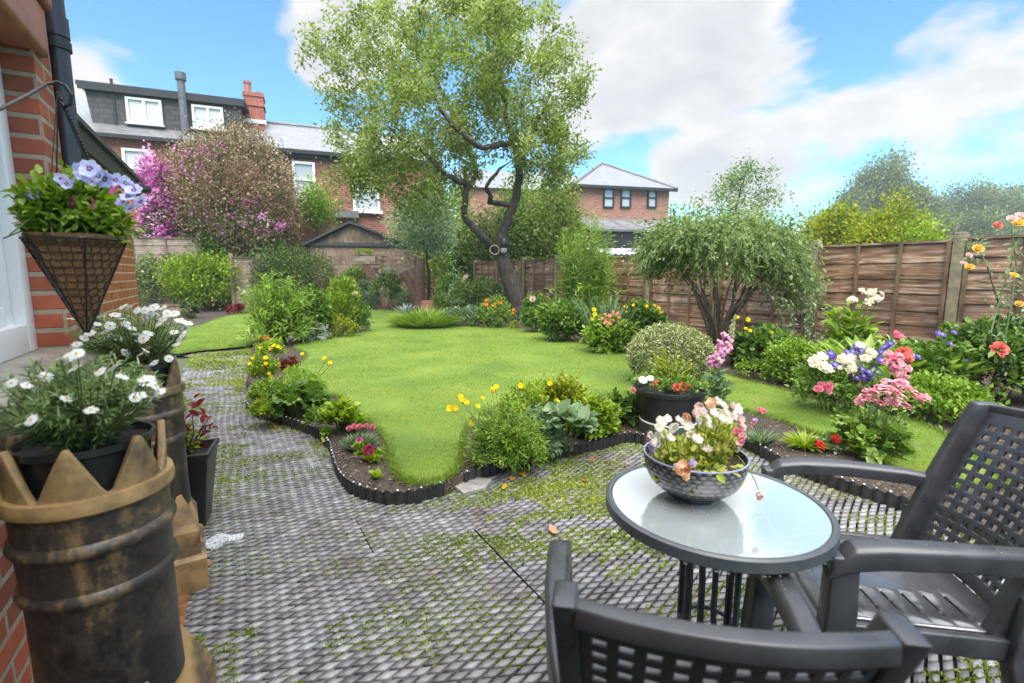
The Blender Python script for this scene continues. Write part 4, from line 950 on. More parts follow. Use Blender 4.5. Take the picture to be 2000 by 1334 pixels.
for k in range(26):
    a = -1.9+rng.uniform(-1.2, 1.2); rr = rng.uniform(.002, .0042); q.lathe([(0, -rr*1.3), (rr, 0), (0, rr)], 6, ((TR+.004)*math.cos(a), (TR+.004)*math.sin(a), .668))
o = q.build('raindrops', m_bead, tb, True); o['kind'] = 'stuff'

# ------------------------------------------------------------------ flowers
def petal(n_w, L, Wd, cup=0., notch=0., base=.25, seg=4, z=0):
    # one petal as a little grid, along +y
    vs = []; fs = []
    for i in range(seg+1):
        t = i/seg; w_ = Wd*(base+(1-base)*math.sin(PI*min(1, t*.62+.08)))*(1 if t < .99 else .72)
        for k in range(n_w+1):
            s = -1+2*k/n_w
            vs.append((s*w_, L*t*(1-(notch if t > .9 else 0)*(1-abs(s)))-0*.1, z+cup*t*t*L+.25*w_*s*s*(1 if cup >= 0 else -1)))
    for i in range(seg):
        for k in range(n_w): a = i*(n_w+1)+k; fs.append((a, a+1, a+n_w+2, a+n_w+1))
    return vs, fs
def put(mb, vs, fs, az=0, tilt=0, off=(0, 0, 0), sc=1):
    M = Matrix.Rotation(az, 4, 'Z') @ Matrix.Rotation(tilt, 4, 'X')
    return mb.add([M @ (Vector(q)*sc)+Vector(off) for q in vs], fs)
FL = {}
def flower_mesh(key, kind, mats):
    m = MB()
    if kind == 'daisy':
        for k in range(13): put(m, *petal(2, 1, .2, -.12), k*2*PI/13, rng.uniform(-.12, .2))
        m.cur = 1; m.lathe([(0, .14), (.16, .11), (.26, .03), (.24, -.05), (0, -.06)], 10)
    elif kind == 'pansy':
        for az, sc_, z in ((.5, .95, -.03), (-.5, .95, -.03), (1.75, .85, .02), (-1.75, .85, .02), (PI, 1.0, .05)): put(m, *petal(4, 1, .62, .12, .12, .35), az, .05, (0, 0, z), sc_)
        m.cur = 1; m.disc(.34, .09, 10); m.cur = 2; m.disc(.12, .11, 8)
    elif kind == 'poppy':
        for k in range(5): put(m, *petal(4, 1, .62, .5, .05, .4), k*2*PI/5, .55, (0, 0, .02*k))
        m.cur = 1; m.lathe([(0, .3), (.2, .26), (.22, .1), (0, 0)], 8)
    elif kind == 'rose':
        for ringn, tl, sc_, zz in ((5, .15, 1, 0), (5, .6, .85, .08), (5, 1.0, .68, .14), (4, 1.3, .5, .16)):
            for k in range(ringn): put(m, *petal(4, 1, .55, .35, .05, .45), k*2*PI/ringn+ringn*tl, tl, (0, 0, zz), sc_)
    elif kind == 'pompon':
        for k in range(46):
            d = unit(rnd(1))[0]; d[2] = abs(d[2])*1.1-.2; az = math.atan2(d[1], d[0])-PI/2; put(m, *petal(2, .62, .26, .2, 0, .4, 2), az, math.atan2(d[2], math.hypot(d[0], d[1])), tuple(d*.42))
    elif kind == 'cluster':                       # an umbel of many small florets
        for k in range(34):
            d = unit(rnd(1))[0]; d[2] = abs(d[2])*.75; p = d*rng.uniform(.55, 1)
            m.cur = 0 if rng.uniform() < .7 else 1
            R0 = rng.uniform(0, 6)
            for j in range(5): put(m, *petal(1, .3, .14, .1, 0, .4, 2), R0+j*2*PI/5, rng.uniform(0, .5), tuple(p))
    elif kind == 'bell':
        m.lathe([(.10, 1.0), (.22, .92), (.30, .6), (.34, .3), (.46, .06), (.52, 0), (.46, .03), (.30, .3), (.22, .8), (0, .9)], 10)
    elif kind == 'star':                          # columbine or bellflower
        for k in range(5): put(m, *petal(2, 1, .34, .1, 0, .3), k*2*PI/5, .25)
        m.cur = 1
        for k in range(5): put(m, *petal(2, .6, .26, .35, 0, .4), k*2*PI/5+.6, .7, (0, 0, .05))
    elif kind == 'trumpet':
        for k in range(6): put(m, *petal(2, 1, .24, -.5, 0, .25, 5), k*2*PI/6, .75)
    elif kind == 'snap':                          # frothy two lipped bloom of a spike
        for k in range(7): put(m, *petal(3, .8, .5, .4, .1, .5, 3), k*2*PI/7+rng.uniform(-.3, .3), rng.uniform(.0, 1.0), (0, 0, rng.uniform(-.1, .15)))
    me = m.mesh('flower', True)
    for q in mats: me.materials.append(q)
    FL[key] = me; return me
def fmat(name, c1, c2=None, trans=.35, rough=.5):
    m, nt, b = newmat(name); n = nd(nt, 'ShaderNodeTexNoise', Scale=2.2, Detail=3); nt.links.new(objco(nt), n.inputs['Vector'])
    r = ramp(nt, [(.38, c2 or tuple(x*.8 for x in c1)), (.62, c1)]); nt.links.new(n.outputs['Fac'], r.inputs[0]); nt.links.new(r.outputs[0], b.inputs['Base Color']); b.inputs['Roughness'].default_value = rough
    t = nd(nt, 'ShaderNodeBsdfTranslucent'); mx = nd(nt, 'ShaderNodeMixShader'); mx.inputs[0].default_value = trans; nt.links.new(r.outputs[0], t.inputs[0]); nt.links.new(b.outputs[0], mx.inputs[1]); nt.links.new(t.outputs[0], mx.inputs[2]); nt.links.new(mx.outputs[0], nt.nodes['Material Output'].inputs[0])
    return m
Y_ = fmat('yellow', (.95, .84, .05), (.93, .74, .03)); YC = fmat('yolk', (.88, .62, .04)); WH = fmat('white_petal', (.85, .85, .83), (.72, .73, .75)); CR = fmat('cream', (.82, .74, .52), (.78, .66, .42))
LIL = fmat('lilac', (.40, .42, .80), (.62, .64, .88)); VIO = fmat('violet', (.10, .04, .32), (.20, .10, .5)); DVI = fmat('dark_violet', (.045, .02, .14)); PINK = fmat('pink', (.74, .16, .27), (.80, .34, .40)); PPINK = fmat('pale_pink', (.85, .55, .52), (.85, .70, .64)); MAG = fmat('magenta', (.62, .05, .34), (.70, .14, .46)); CRIM = fmat('crimson', (.38, .01, .09), (.5, .03, .16)); RED = fmat('red', (.65, .012, .012), (.5, .01, .01)); CORAL = fmat('coral', (.80, .16, .13), (.82, .30, .22)); PEACH = fmat('peach', (.85, .50, .25), (.85, .62, .40)); GRN = fmat('green_eye', (.3, .4, .06)); FOX = fmat('foxglove_pink', (.75, .28, .52), (.80, .45, .62)); ORG = fmat('orange', (.85, .30, .02), (.8, .4, .03))
for key, kind, mats in (('daisy', 'daisy', [WH, YC]), ('daisy2', 'daisy', [WH, YC]), ('pansy', 'pansy', [LIL, DVI, YC]), ('pansy2', 'pansy', [fmat('pale_lilac', (.60, .64, .90), (.75, .77, .92)), VIO, YC]), ('plum', 'pansy', [MAG, CRIM, YC]), ('poppy', 'poppy', [Y_, YC]), ('poppyo', 'poppy', [ORG, YC]), ('yrose', 'rose', [fmat('amber', (.92, .68, .16), (.90, .58, .12))]), ('prose', 'rose', [PPINK]), ('wrose', 'rose', [CR]), ('pomp', 'pompon', [PINK]), ('pompm', 'pompon', [MAG]), ('pompc', 'pompon', [CRIM]), ('coral', 'pompon', [CORAL]), ('umbelp', 'cluster', [PINK, PPINK]), ('umbelm', 'cluster', [MAG, PINK]), ('umbelw', 'cluster', [CR, WH]), ('bell', 'bell', [FOX]), ('bellw', 'bell', [PPINK]), ('starv', 'star', [VIO, LIL]), ('trump', 'trumpet', [CORAL]), ('redg', 'cluster', [RED, RED]), ('snapw', 'snap', [fmat('ivory', (.93, .90, .82), (.92, .86, .78), .45)]), ('snapp', 'snap', [PPINK]), ('snapl', 'snap', [fmat('mauve', (.52, .40, .66), (.66, .56, .74))]), ('snapy', 'snap', [PEACH]), ('ydot', 'poppy', [Y_, GRN]), ('bud', 'pompon', [fmat('bud', (.62, .60, .32), (.5, .56, .26))]), ('snaph', 'snap', [PINK])):
    flower_mesh(key, kind, mats)
def bloom(parent, key, pos, nrm, size, name='flower'):
    o = bpy.data.objects.new(name, FL[key]); COL.objects.link(o); o.parent = parent
    z = Vector(nrm).normalized(); q = z.to_track_quat('Z', 'Y') @ Matrix.Rotation(rng.uniform(0, 6.28), 3, 'Z').to_quaternion()
    o.rotation_mode = 'QUATERNION'; o.rotation_quaternion = q; o.location = pos; o.scale = (size,)*3
    return o

# ------------------------------------------------------------------ leaf colours
G_APPLE = leafmat('apple_leaf', [(.045, .08, .014), (.14, .205, .03), (.24, .31, .06), (.38, .42, .16)], .5)
G_LIME = leafmat('lime_leaf', [(.08, .15, .012), (.20, .31, .022), (.36, .46, .05)])
G_MID = leafmat('mid_leaf', [(.035, .08, .014), (.10, .19, .028), (.19, .30, .05), (.30, .40, .11)])
G_DARK = leafmat('dark_leaf', [(.02, .042, .012), (.055, .10, .024), (.115, .175, .042), (.2, .26, .08)])
G_BLUE = leafmat('blue_leaf', [(.04, .085, .035), (.11, .19, .075), (.21, .31, .15), (.35, .43, .27)])
G_GOLD = leafmat('gold_leaf', [(.10, .15, .01), (.28, .34, .02), (.48, .46, .05)])
G_SILV = leafmat('silver_leaf', [(.22, .25, .22), (.42, .46, .42), (.62, .65, .62)], .15)
G_VAR = leafmat('variegated_leaf', [(.05, .10, .02), (.14, .22, .05), (.40, .42, .20), (.66, .66, .45)])
G_FRESH = leafmat('fresh_leaf', [(.07, .14, .014), (.16, .28, .026), (.27, .40, .055), (.39, .50, .13)])
G_WEEP = leafmat('weeping_leaf', [(.055, .10, .022), (.15, .22, .06), (.27, .35, .12), (.46, .50, .30)])
G_RHO = leafmat('faded_rhododendron', [(.035, .055, .016), (.10, .11, .03), (.26, .22, .09), (.45, .29, .22), (.62, .48, .38)], .25)
G_MAG = leafmat('magenta_blossom', [(.30, .05, .22), (.58, .14, .45), (.76, .36, .64), (.82, .52, .72)], .35)
G_PALE = leafmat('pale_blue_leaf', [(.09, .15, .07), (.20, .29, .15), (.34, .43, .25), (.46, .54, .36)], .4)
G_RED = leafmat('red_leaf', [(.06, .008, .01), (.17, .02, .018), (.3, .05, .03)])
G_FAR = leafmat('far_leaf', [(.055, .08, .02), (.12, .16, .04), (.20, .25, .07), (.29, .33, .11)], .2)
G_TOP = leafmat('topiary_leaf', [(.05, .085, .02), (.17, .22, .05), (.36, .40, .15), (.62, .62, .42)], .2)
STEM = plain('green_stem', (.12, .17, .05), (.07, .10, .03), .6, 30)
TWIG = plain('twig', (.11, .075, .05), (.05, .034, .024), .8, 30)
BARK, nt, b = newmat('bark_skin')
mp = nd(nt, 'ShaderNodeMapping'); mp.inputs['Scale'].default_value = (16, 16, 3.5); nt.links.new(objco(nt), mp.inputs[0])
n = nd(nt, 'ShaderNodeTexNoise', Scale=1.5, Detail=9, Roughness=.7, Distortion=.8); nt.links.new(mp.outputs[0], n.inputs['Vector'])
r = ramp(nt, [(.3, (.012, .009, .008)), (.52, (.05, .038, .030)), (.72, (.15, .12, .095))]); nt.links.new(n.outputs['Fac'], r.inputs[0]); nt.links.new(r.outputs[0], b.inputs['Base Color']); b.inputs['Roughness'].default_value = .7; bump(nt, b, n.outputs['Fac'], 1.0, .05)
BARKR = plain('red_bark', (.20, .085, .05), (.08, .04, .03), .6, 11, bmp=.7, bd=.02)
# ------------------------------------------------------------------ planting
def place(x0, x1, ytop, ybase=None, D=None, zb=SOILZ):
    xc = (x0+x1)/2
    if D is None: p = P(xc, ybase, zb)
    else: p = Q(xc, 535, D); p.z = zb
    D = p.y; w_ = (Q(x1, (ytop+(ybase or ytop+40))/2, D)-Q(x0, (ytop+(ybase or ytop+40))/2, D)).length
    top = Q(xc, ytop, D)
    if ybase is None: p.x = (Q(x0, 535, D).x+Q(x1, 535, D).x)/2
    else: p.x = (top.x+p.x)/2 if D > 6 else p.x
    return p, w_/2, top.z-zb, D/960.0
def plant(name, label, cat, box, m, kind='shrub', n=2500, leaf=.05, tm=OVAL, group=None, stemr=.006, nst=10, D=None, zb=SOILZ, dr=.85, pm=None, hmul=1.0, **kw):
    p, rx, h, px = place(*box[:3], box[3] if len(box) > 3 else None, D, zb); h *= hmul
    if kind == 'shrub' and p.y > 4: n = int(n*1.35); leaf *= 1.0+.25*min(1, (p.y-4)/8)
    t = thing(name, label, cat, p, 0, group); f = Fol(); s = MB(); tips = None
    if kind == 'shrub':
        c = shrub(f, n, rx*.95, rx*.95*dr, h, leaf, tm, **kw)
        if nst: stems_to(s, c, nst, stemr, rx*.12)
    elif kind == 'herb':
        sk = kw.pop('skirt', 0); tips = herb(f, s, n, rx, rx*dr, h, leaf, tm, r=stemr, **kw)
        if sk: shrub(f, sk, rx*.92, rx*.92*dr, h*.62, leaf, tm, z0=-.1*h, low=-.35, shell=.75, base=kw.get('base', .5)-.08, per=14, up=.15, sv=.35, zmin=-.01)
    elif kind == 'tuft':
        tuft(f, n, rx, leaf, tm, **kw)
    f.build('foliage', m, t)
    if s.v: s.build('stem' if kind == 'herb' else 'branches', pm or (STEM if kind == 'herb' else TWIG), t, True)
    t_info = dict(o=t, p=p, rx=rx, h=h, px=px, tips=tips)
    return t_info
def blooms_at(info, key, pts, size_px, D=None, up=.5, stem=True, face=.8):
    # flowers at sight lines, standing on the plant at its distance
    o, p = info['o'], info['p']; sm = MB()
    for q in pts:
        x, y = q[:2]; d = (D or p.y-.45*info['rx'])+rng.uniform(-.25, .25)*info['rx']
        w_ = Q(x, y, d)-p; s = (q[2] if len(q) > 2 else size_px)*d/960
        n_ = Vector((rng.normal()*.35, -face+rng.normal()*.3, up+rng.uniform(0, .5)))
        bloom(o, key, w_, n_, s*((1.35 if p.y < 8 else 1.0) if key in ('poppy', 'poppyo', 'ydot') else 1.05))
        if stem:
            b = Vector((w_.x*.35, w_.y*.35, min(w_.z*.4, info['h']*.3))); mid = (b+w_)/2+Vector((w_.x*.1, 0, .12*abs(w_.z)))
            sm.tube([b, mid, w_-n_.normalized()*s*.1], [.0035, .003, .002], 4, cap=False)
    if sm.v: sm.build('flower_stem', STEM, o, True)

# ---- apple tree
DT = 13.4
ap = thing('apple_tree', 'tall old apple tree with a leaning trunk and a wide airy green crown', 'tree', P(1012, 624, 0))
B0 = Vector(ap.location); 
def ta(x, y, d=0): v = Q(x, y, DT+d)-B0; return (v.x, v.y, v.z)
T = Tree()
k_ = DT/960
trunk = T.limb([ta(1022, 640), ta(1014, 600), ta(1000, 560), ta(986, 520), ta(976, 490)], 27*k_, 15*k_, sub=5, jit=.012)
T.r = [q*.76 for q in T.r]; T.r[0] = 25*k_
m1 = T.limb([ta(976, 490), ta(984, 450), ta(1000, 410), ta(1011, 365), ta(1013, 320), ta(1003, 278, .3), ta(990, 240, .5), ta(985, 190, .6), ta(975, 130, .5)], 10.5*k_, 3.5*k_, trunk[-1], 4, .02)
m2 = T.limb([ta(972, 492), ta(945, 465, -.3), ta(918, 440, -.5), ta(905, 405, -.7), ta(909, 368, -.8), ta(890, 352, -1), ta(866, 340, -1.2), ta(840, 310, -1.3), ta(800, 280, -1.2), ta(760, 250, -1)], 7.5*k_, 2.5*k_, trunk[-1], 4, .025)
m3 = T.limb([ta(1013, 330), ta(1030, 285, .6), ta(1050, 240, 1), ta(1075, 180, 1.2)], 6*k_, 2.5*k_, m1[14], 4, .02)
m4 = T.limb([ta(1003, 278), ta(975, 285, -.8), ta(940, 290, -1.4), ta(900, 260, -1.8), ta(860, 215, -2)], 6*k_, 2.5*k_, m1[18], 4, .02)
m5 = T.limb([ta(909, 372), ta(930, 330, .8), ta(900, 250, 1.4), ta(860, 170, 1.8), ta(830, 90, 2)], 6*k_, 2.5*k_, m2[16], 4, .02)
m6 = T.limb([ta(985, 200), ta(960, 120, .2), ta(950, 40, 0), ta(940, -30, -.4)], 5*k_, 2*k_, m1[-6], 4, .02)
m7 = T.limb([ta(960, 400), ta(958, 385, -.9), ta(952, 360, -1.2), ta(975, 330, -1.4)], 5*k_, 2.5*k_, m1[8], 3, .02)
tg = []
crown = [((900, 130), 205, 150, 2.6, 150), ((770, 230), 125, 120, 2.3, 80), ((1000, 190), 130, 150, 2.3, 85), ((1060, 290), 72, 60, 1.4, 26), ((740, 330), 70, 60, 1.4, 30), ((840, 330), 110, 75, 1.6, 42), ((930, 20), 150, 70, 2.0, 48), ((690, 120), 75, 80, 1.3, 15), ((1110, 180), 38, 70, 1.0, 9), ((680, 350), 32, 28, .8, 6), ((1125, 295), 28, 14, .5, 6), ((760, 60), 100, 70, 1.5, 15), ((820, 395), 50, 35, 1.0, 12), ((1075, 345), 45, 30, 1.0, 9)]
for (c0_, rx_, ry_, rd_, nn_) in crown:
    for k in range(int(nn_*.8)):
        d = unit(rnd(1))[0]*rng.uniform(.2, 1.3)**.55; tg.append(ta(c0_[0]+d[0]*rx_, c0_[1]+d[1]*ry_, d[2]*rd_))
for x, y in ((612, 75), (604, 62), (640, 110), (650, 20), (590, 112), (625, 165), (655, 200), (1140, 172), (1128, 100), (1070, 30), (645, 55), (700, 30), (672, 70), (628, 95), (660, 130), (690, 170), (648, 235), (668, 262), (640, 190), (1150, 140), (1112, 62), (1085, 75), (1128, 215), (1150, 290), (1100, 120), (655, 395), (640, 345), (700, 400), (736, 8), (860, -5), (905, 4)): tg.append(ta(x, y, rng.uniform(-.6, .6)))
ends = T.grow(tg, .03, .10, .02, rmin=.005)
T.mesh(MB()) 
mb = T.mesh(MB(), 10); mb.build('trunk', BARK, ap, True)
f = Fol(); cpts = []
P_ = np.array(T.p); kidn = set(T.par)
for e in ends:
    cpts.append(P_[e]); q = T.par[e]; cpts.append(P_[q]*.9+P_[e]*.1)
    q2 = T.par[q]
    if q2 >= 0 and rng.uniform() < .6: cpts.append(P_[q2])
cpts = np.array(cpts); cpts = cpts[cpts[:, 2] > 2.2]
clumps(f, cpts, 38, .12, .108, OVAL, .66, .15, .15, .3, zs=1.15)
f.build('crown', G_APPLE, ap)
lm = thing('garden_lamp', 'small black lamp strapped to the fork of the apple tree trunk', 'lamp', Q(984, 480, DT-.28))
q = MB(); q.lathe([(.002, .2), (.09, .19), (.12, .1), (.12, -.02), (.09, -.06)], 14); q.box((0, .12, .02), (.06, .2, .06)); q.build('housing', m_black, lm, True)
q = MB(); q.lathe([(.09, -.06), (.085, -.14), (.05, -.19), (.002, -.2)], 14); q.build('lens', plain('lens', (.35, .38, .4), (.2, .22, .24), .1, 3), lm, True)
rg = MB(); rg.tube([(.12*math.cos(a), 0, .12*math.sin(a)) for a in np.linspace(0, 2*PI, 25)], .014, 6); o = rg.build('hanging_ring', plain('rope', (.4, .33, .2), None, .7), None, True); o.location = Q(966, 488, DT-.25); tag(o, 'pale ring hanging beside the lamp on the apple tree trunk', 'ring')

# ---- other trees behind
def tree(name, label, box, D, m, leaf, ncl=60, per=60, cr=None, tr=.12, group='trees beyond the fences', zb=0, tm=OVAL, base=.5, bottom=.25, lump=.16, shell=.5, trunk_top=.45, rx_=None):
    p, rx, h, px = place(box[0], box[1], box[2], None, D, zb)
    t = thing(name, label, 'tree', p, 0, group); T = Tree()
    T.limb([(0, 0, 0), (rng.normal()*.1, 0, h*trunk_top*.5), (rng.normal()*.2, rng.normal()*.2, h*trunk_top), (rng.normal()*.2, 0, h*.8)], tr, tr*.3, sub=4, jit=.02)
    _, _, _, c = cloudpts(ncl, 1, rx*.88, rx*.8, h*(1-bottom)*.95, h*bottom, .1, shell, -.9, lump)
    T.grow(c, tr*.5, .1, rmin=.012, step=3)
    T.mesh(MB(), 7).build('trunk', BARK, t, True)
    f = Fol(); clumps(f, c, int(per*1.5), cr or rx*.14, leaf*1.15, tm, base, .1, .2, .3); f.build('crown', m, t)
    return t
tree('airy_tree', 'slender airy tree rising behind the weeping shrub against the sky', (1362, 1512, 300), 24, G_MID, .12, 46, 36, .24, .12, bottom=.5)
tree('broadleaf_tree', 'large hazy broad tree far beyond the golden tree', (1572, 1815, 338), 105, G_FAR, .46, 420, 170, 1.0, .4, bottom=.15, lump=.3)
tree('broadleaf_tree', 'hazy spreading tree at the far right edge beyond the fence', (1815, 2080, 385), 118, G_FAR, .48, 420, 170, 1.1, .4, bottom=.1, lump=.3)
tree('broadleaf_tree', 'low hazy tree joining the two big far trees', (1740, 1870, 425), 110, G_FAR, .5, 160, 150, 1.0, .3, bottom=.05)
tree('broadleaf_tree', 'low green treeline between the two big hazy trees, just above the fence', (1790, 1990, 428), 95, G_FAR, .46, 200, 130, 1.1, .3, bottom=.02, lump=.3)
tree('golden_tree', 'bright golden yellow tree behind the right fence, taller one', (1640, 1800, 388), 16, G_GOLD, .11, 90, 85, .22, .1, bottom=.1)
tree('golden_tree', 'bright golden yellow tree behind the right fence, beside the weeping shrub', (1555, 1690, 398), 15.4, G_GOLD, .11, 80, 80, .2, .1, bottom=.1)
tree('golden_tree', 'low golden bush just above the fence left of the concrete post', (1740, 1830, 430), 14.6, G_LIME, .1, 45, 70, .18, .08, bottom=.1)
tree('hedge_tree', 'dark bushy evergreen behind the apple trunk and fence', (935, 1120, 352), 21.5, G_MID, .13, 110, 90, .36, .15, bottom=.05)
tree('hedge_tree', 'light green bushy tree to the right of the apple trunk', (1020, 1145, 330), 20, G_APPLE, .12, 90, 85, .3, .12, bottom=.1)
tree('hedge_tree', 'pale green tree between the shed and the apple tree limb', (790, 935, 352), 21, G_FRESH, .12, 85, 80, .32, .13, bottom=.15, base=.65)
tree('hedge_tree', 'dark bush low behind the fence at the apple trunk', (880, 1010, 430), 20.5, G_DARK, .12, 60, 85, .3, .12, bottom=.02)
tree('small_tree', 'feathery young green tree on the right flank of the faded rhododendron', (590, 655, 352), 21.5, G_FRESH, .10, 46, 60, .2, .06, bottom=.55)
tree('small_tree', 'blue green young tree growing above the forked stump', (772, 892, 392), 17.2, G_PALE, .11, 60, 60, .2, .08, bottom=.55, base=.6)
tree('far_tree', 'pale treetop peeping behind the left end of the dormer', (128, 172, 182), 40, G_LIME, .4, 40, 60, .5, .3, bottom=.3)

# ---- rhododendrons at the back left
p, rx, h, px = place(336, 585, 262, None, 19.6)
rh = thing('rhododendron', 'huge rounded rhododendron with faded brownish pink flowers', 'shrub', p)
f = Fol(); c = shrub(f, 36000, rx, rx*.75, h*.82, .105, OVAL, z0=h*.18, cr=.13, shell=.8, base=.5, per=38, low=-.8, lump=.13, sv=.4, tn=.8); f.build('foliage', G_RHO, rh)
f = Fol(); shrub(f, 9000, rx*.9, rx*.7, h*.45, .13, OVAL, z0=h*.08, cr=.14, shell=.7, base=.45, per=38); f.build('lower_foliage', G_MID, rh)
f = Fol(); pp2 = []
for x, y in ((372, 300), (395, 330), (380, 345), (420, 290), (350, 330), (540, 430), (470, 440), (505, 420), (430, 445), (445, 425), (520, 445), (480, 405), (400, 420)):
    for k in range(4): v_ = Q(x+rng.normal()*12, y+rng.normal()*8, 19.6-rx*.68+rng.uniform(-.15, .3))-p; pp2.append(tuple(v_))
clumps(f, np.array(pp2), 12, .07, .07, ROUND, .45); o = f.build('blossom', G_MAG, rh); o['kind'] = 'stuff'
s = MB(); T = Tree()
for k in range(5): T.limb([(rng.normal()*.2, rng.normal()*.15, 0), (rng.normal()*.4, rng.normal()*.2, h*.25), (rng.normal()*rx*.4, rng.normal()*.5, h*.55)], .09, .04, sub=4)
T.grow(c[::5], .04, .1, rmin=.01); T.mesh(MB(), 7).build('branches', TWIG, rh, True)
p, rx, h, px = place(286, 362, 318, None, 18.6)
rm = thing('rhododendron', 'magenta flowering rhododendron at the left of the faded one', 'shrub', p)
f = Fol(); c = shrub(f, 6500, rx, rx*.8, h*.72, .12, ROUND, z0=h*.26, cr=.15, shell=.6, base=.5, per=30, sv=.35, tn=1.3); f.build('blossom', G_MAG, rm)
f = Fol(); shrub(f, 3000, rx*.9, rx*.75, h*.6, .12, OVAL, z0=h*.2, cr=.18, shell=.5, base=.4); f.build('foliage', G_MID, rm); s = MB(); stems_to(s, c, 12, .02, .1); s.build('branches', TWIG, rm, True)

# ---- back left bed
plant('shrub', 'pale variegated shrub next to the orange brick wall', 'shrub', (258, 345, 498, 606), G_VAR, n=2600, leaf=.075, per=24, D=None, base=.35, sv=.35)
plant('shrub', 'rounded lime green shrub in the back left corner', 'shrub', (325, 468, 490, 606), G_LIME, n=6200, leaf=.085, base=.5, dr=.8, lump=.12, sv=.35)
plant('shrub', 'variegated climbing bush behind the pale board fence', 'shrub', (240, 325, 425), G_VAR, n=2600, leaf=.1, D=19.2, base=.3)
plant('shrub', 'dark rounded evergreen shrub in front of the shed', 'shrub', (492, 645, 489, 604), G_DARK, n=6500, leaf=.07, base=.5, lump=.08, shell=.8)
plant('low_plant', 'red leaved low plant at the back edge of the side lawn', 'plant', (438, 482, 597, 614), G_RED, n=420, leaf=.06)
plant('low_plant', 'dark green low plant at the left end of the side lawn', 'plant', (352, 390, 592, 622), G_DARK, n=420, leaf=.07)
p = P(345, 612, 0); bx = thing('wooden_planter', 'low brown wooden trough under the lime green shrub', 'planter', (p.x, p.y-.1, 0), .1); s = MB(); s.box((0, 0, .19), (1.3, .35, .24)); s.box((0, -.19, .3), (1.36, .05, .06)); s.build('trough', m_shw, bx)

# ---- island bed on the lawn's left
i1 = plant('leafy_shrub', 'tall bushy shrub of long narrow fresh green leaves on the island bed', 'shrub', (470, 610, 522, 672), G_FRESH, 'herb', skirt=900, n=120, leaf=.15, tm=LANCE, per=24, t0=.15, up=.1, arch=.45, spread=.2, sv=.4, hv=.3, base=.5, tend=1.0)
plant('leafy_shrub', 'low bushy mound with wrinkled mid green leaves beside the narrow leaved shrub', 'shrub', (570, 645, 574, 664), G_MID, n=3000, leaf=.06, tm=ROUND, base=.5)
plant('silver_plant', 'small silver leaved plant at the foot of the mound', 'plant', (592, 648, 632, 668), G_SILV, n=700, leaf=.035, tm=LANCE, nst=0)
i2 = plant('golden_shrub', 'upright golden green shrub on the island bed', 'shrub', (640, 702, 546, 652), G_LIME, n=3000, leaf=.05, base=.55)
i3 = plant('yellow_flower_clump', 'low clump with small yellow flowers at the tip of the island bed', 'flowers', (630, 692, 618, 660), G_GOLD, n=1300, leaf=.04, base=.4)
i4 = plant('leafy_plant', 'dark leafy plant with an orange flower behind the yellow clump', 'plant', (662, 722, 582, 650), G_MID, n=1300, leaf=.05, base=.45)
blooms_at(i4, 'poppyo', [(687, 605, 6), (700, 632, 4)], 5); blooms_at(i2, 'wrose', [(693, 575, 6), (690, 560, 5)], 5, stem=False)
blooms_at(i1, 'poppyo', [(510, 664, 5), (519, 663, 6), (526, 660, 4), (537, 665, 4)], 5)

# ---- bed along the path
def mat_plant(label, box, n, m=G_LIME, leaf=.026, **kw): return plant('pansy_mat', label, 'flowers', box, m, n=n, leaf=leaf, nst=0, low=-.2, shell=.3, base=.5, group='mats of yellow pansies beside the path', **kw)
a1 = mat_plant('pansy mat with yellow flowers at the far end of the path bed', (495, 560, 668, 706), 1800)
a2_ = mat_plant('pansy mat with yellow flowers in the middle of the path bed', (486, 545, 700, 752), 2600)
a3 = mat_plant('pansy mat with yellow flowers nearest the camera in the path bed', (488, 556, 742, 800), 3200, G_FRESH)
blooms_at(a1, 'poppy', [(512, 681, 4), (530, 683, 4), (538, 677, 4), (545, 678, 4), (548, 682, 3), (507, 693, 4), (522, 690, 4)], 4)
blooms_at(a2_, 'poppy', [(494, 701, 4), (521, 702, 5), (520, 712, 4), (517, 716, 4), (525, 730, 4), (498, 737, 5), (529, 737, 4), (530, 742, 4), (506, 722, 3), (491, 712, 4)], 4)
rd = plant('red_leaved_plant', 'small red leaved plant behind the yellow pansy mats', 'plant', (543, 584, 700, 722), G_RED, n=500, leaf=.035, nst=0)
fl = plant('pansy_mat', 'two yellow pansies at the lawn edge by the red leaved plant', 'flowers', (555, 585, 716, 734), G_FRESH, n=260, leaf=.024, nst=0)
blooms_at(fl, 'poppy', [(562, 727, 5), (549, 738, 4), (592, 694, 4)], 4)
st = plant('flower_stalks', 'two yellow poppies leaning over the lawn on thin stalks', 'flowers', (560, 620, 712, 770), G_FRESH, n=160, leaf=.03, nst=0)
blooms_at(st, 'poppy', [(637, 702, 5), (646, 712, 5)], 5)
lo_ = plant('lobed_leaf_plant', 'spreading dark green plant with big lobed leaves beside the path', 'plant', (528, 640, 752, 812), G_MID, 'herb', skirt=45, n=70, leaf=.105, tm=LOBE, per=4, t0=.75, up=.25, arch=.55, spread=.3, base=.42, sv=.3, hv=.35, stemr=.003, outw=.6)
fe = plant('fern', 'bright feathery fern behind the lobed leaves', 'plant', (555, 640, 728, 790), G_FRESH, n=1300, leaf=.045, tm=LANCE, base=.55, nst=6)
li = plant('lime_leaf_plant', 'lime green leafy plant draped over the edging', 'plant', (634, 706, 782, 846), G_LIME, 'herb', skirt=120, n=54, leaf=.075, tm=ROUND, per=5, t0=.6, up=.4, arch=.5, base=.62, sv=.35, stemr=.0025)
di = plant('dianthus', 'blue grey tufted pink with rosy flowers on the bare soil tip', 'flowers', (672, 738, 836, 876), G_BLUE, 'tuft', n=420, leaf=.13, tm=STIFF, base=.5, up=.8, r0=.5)
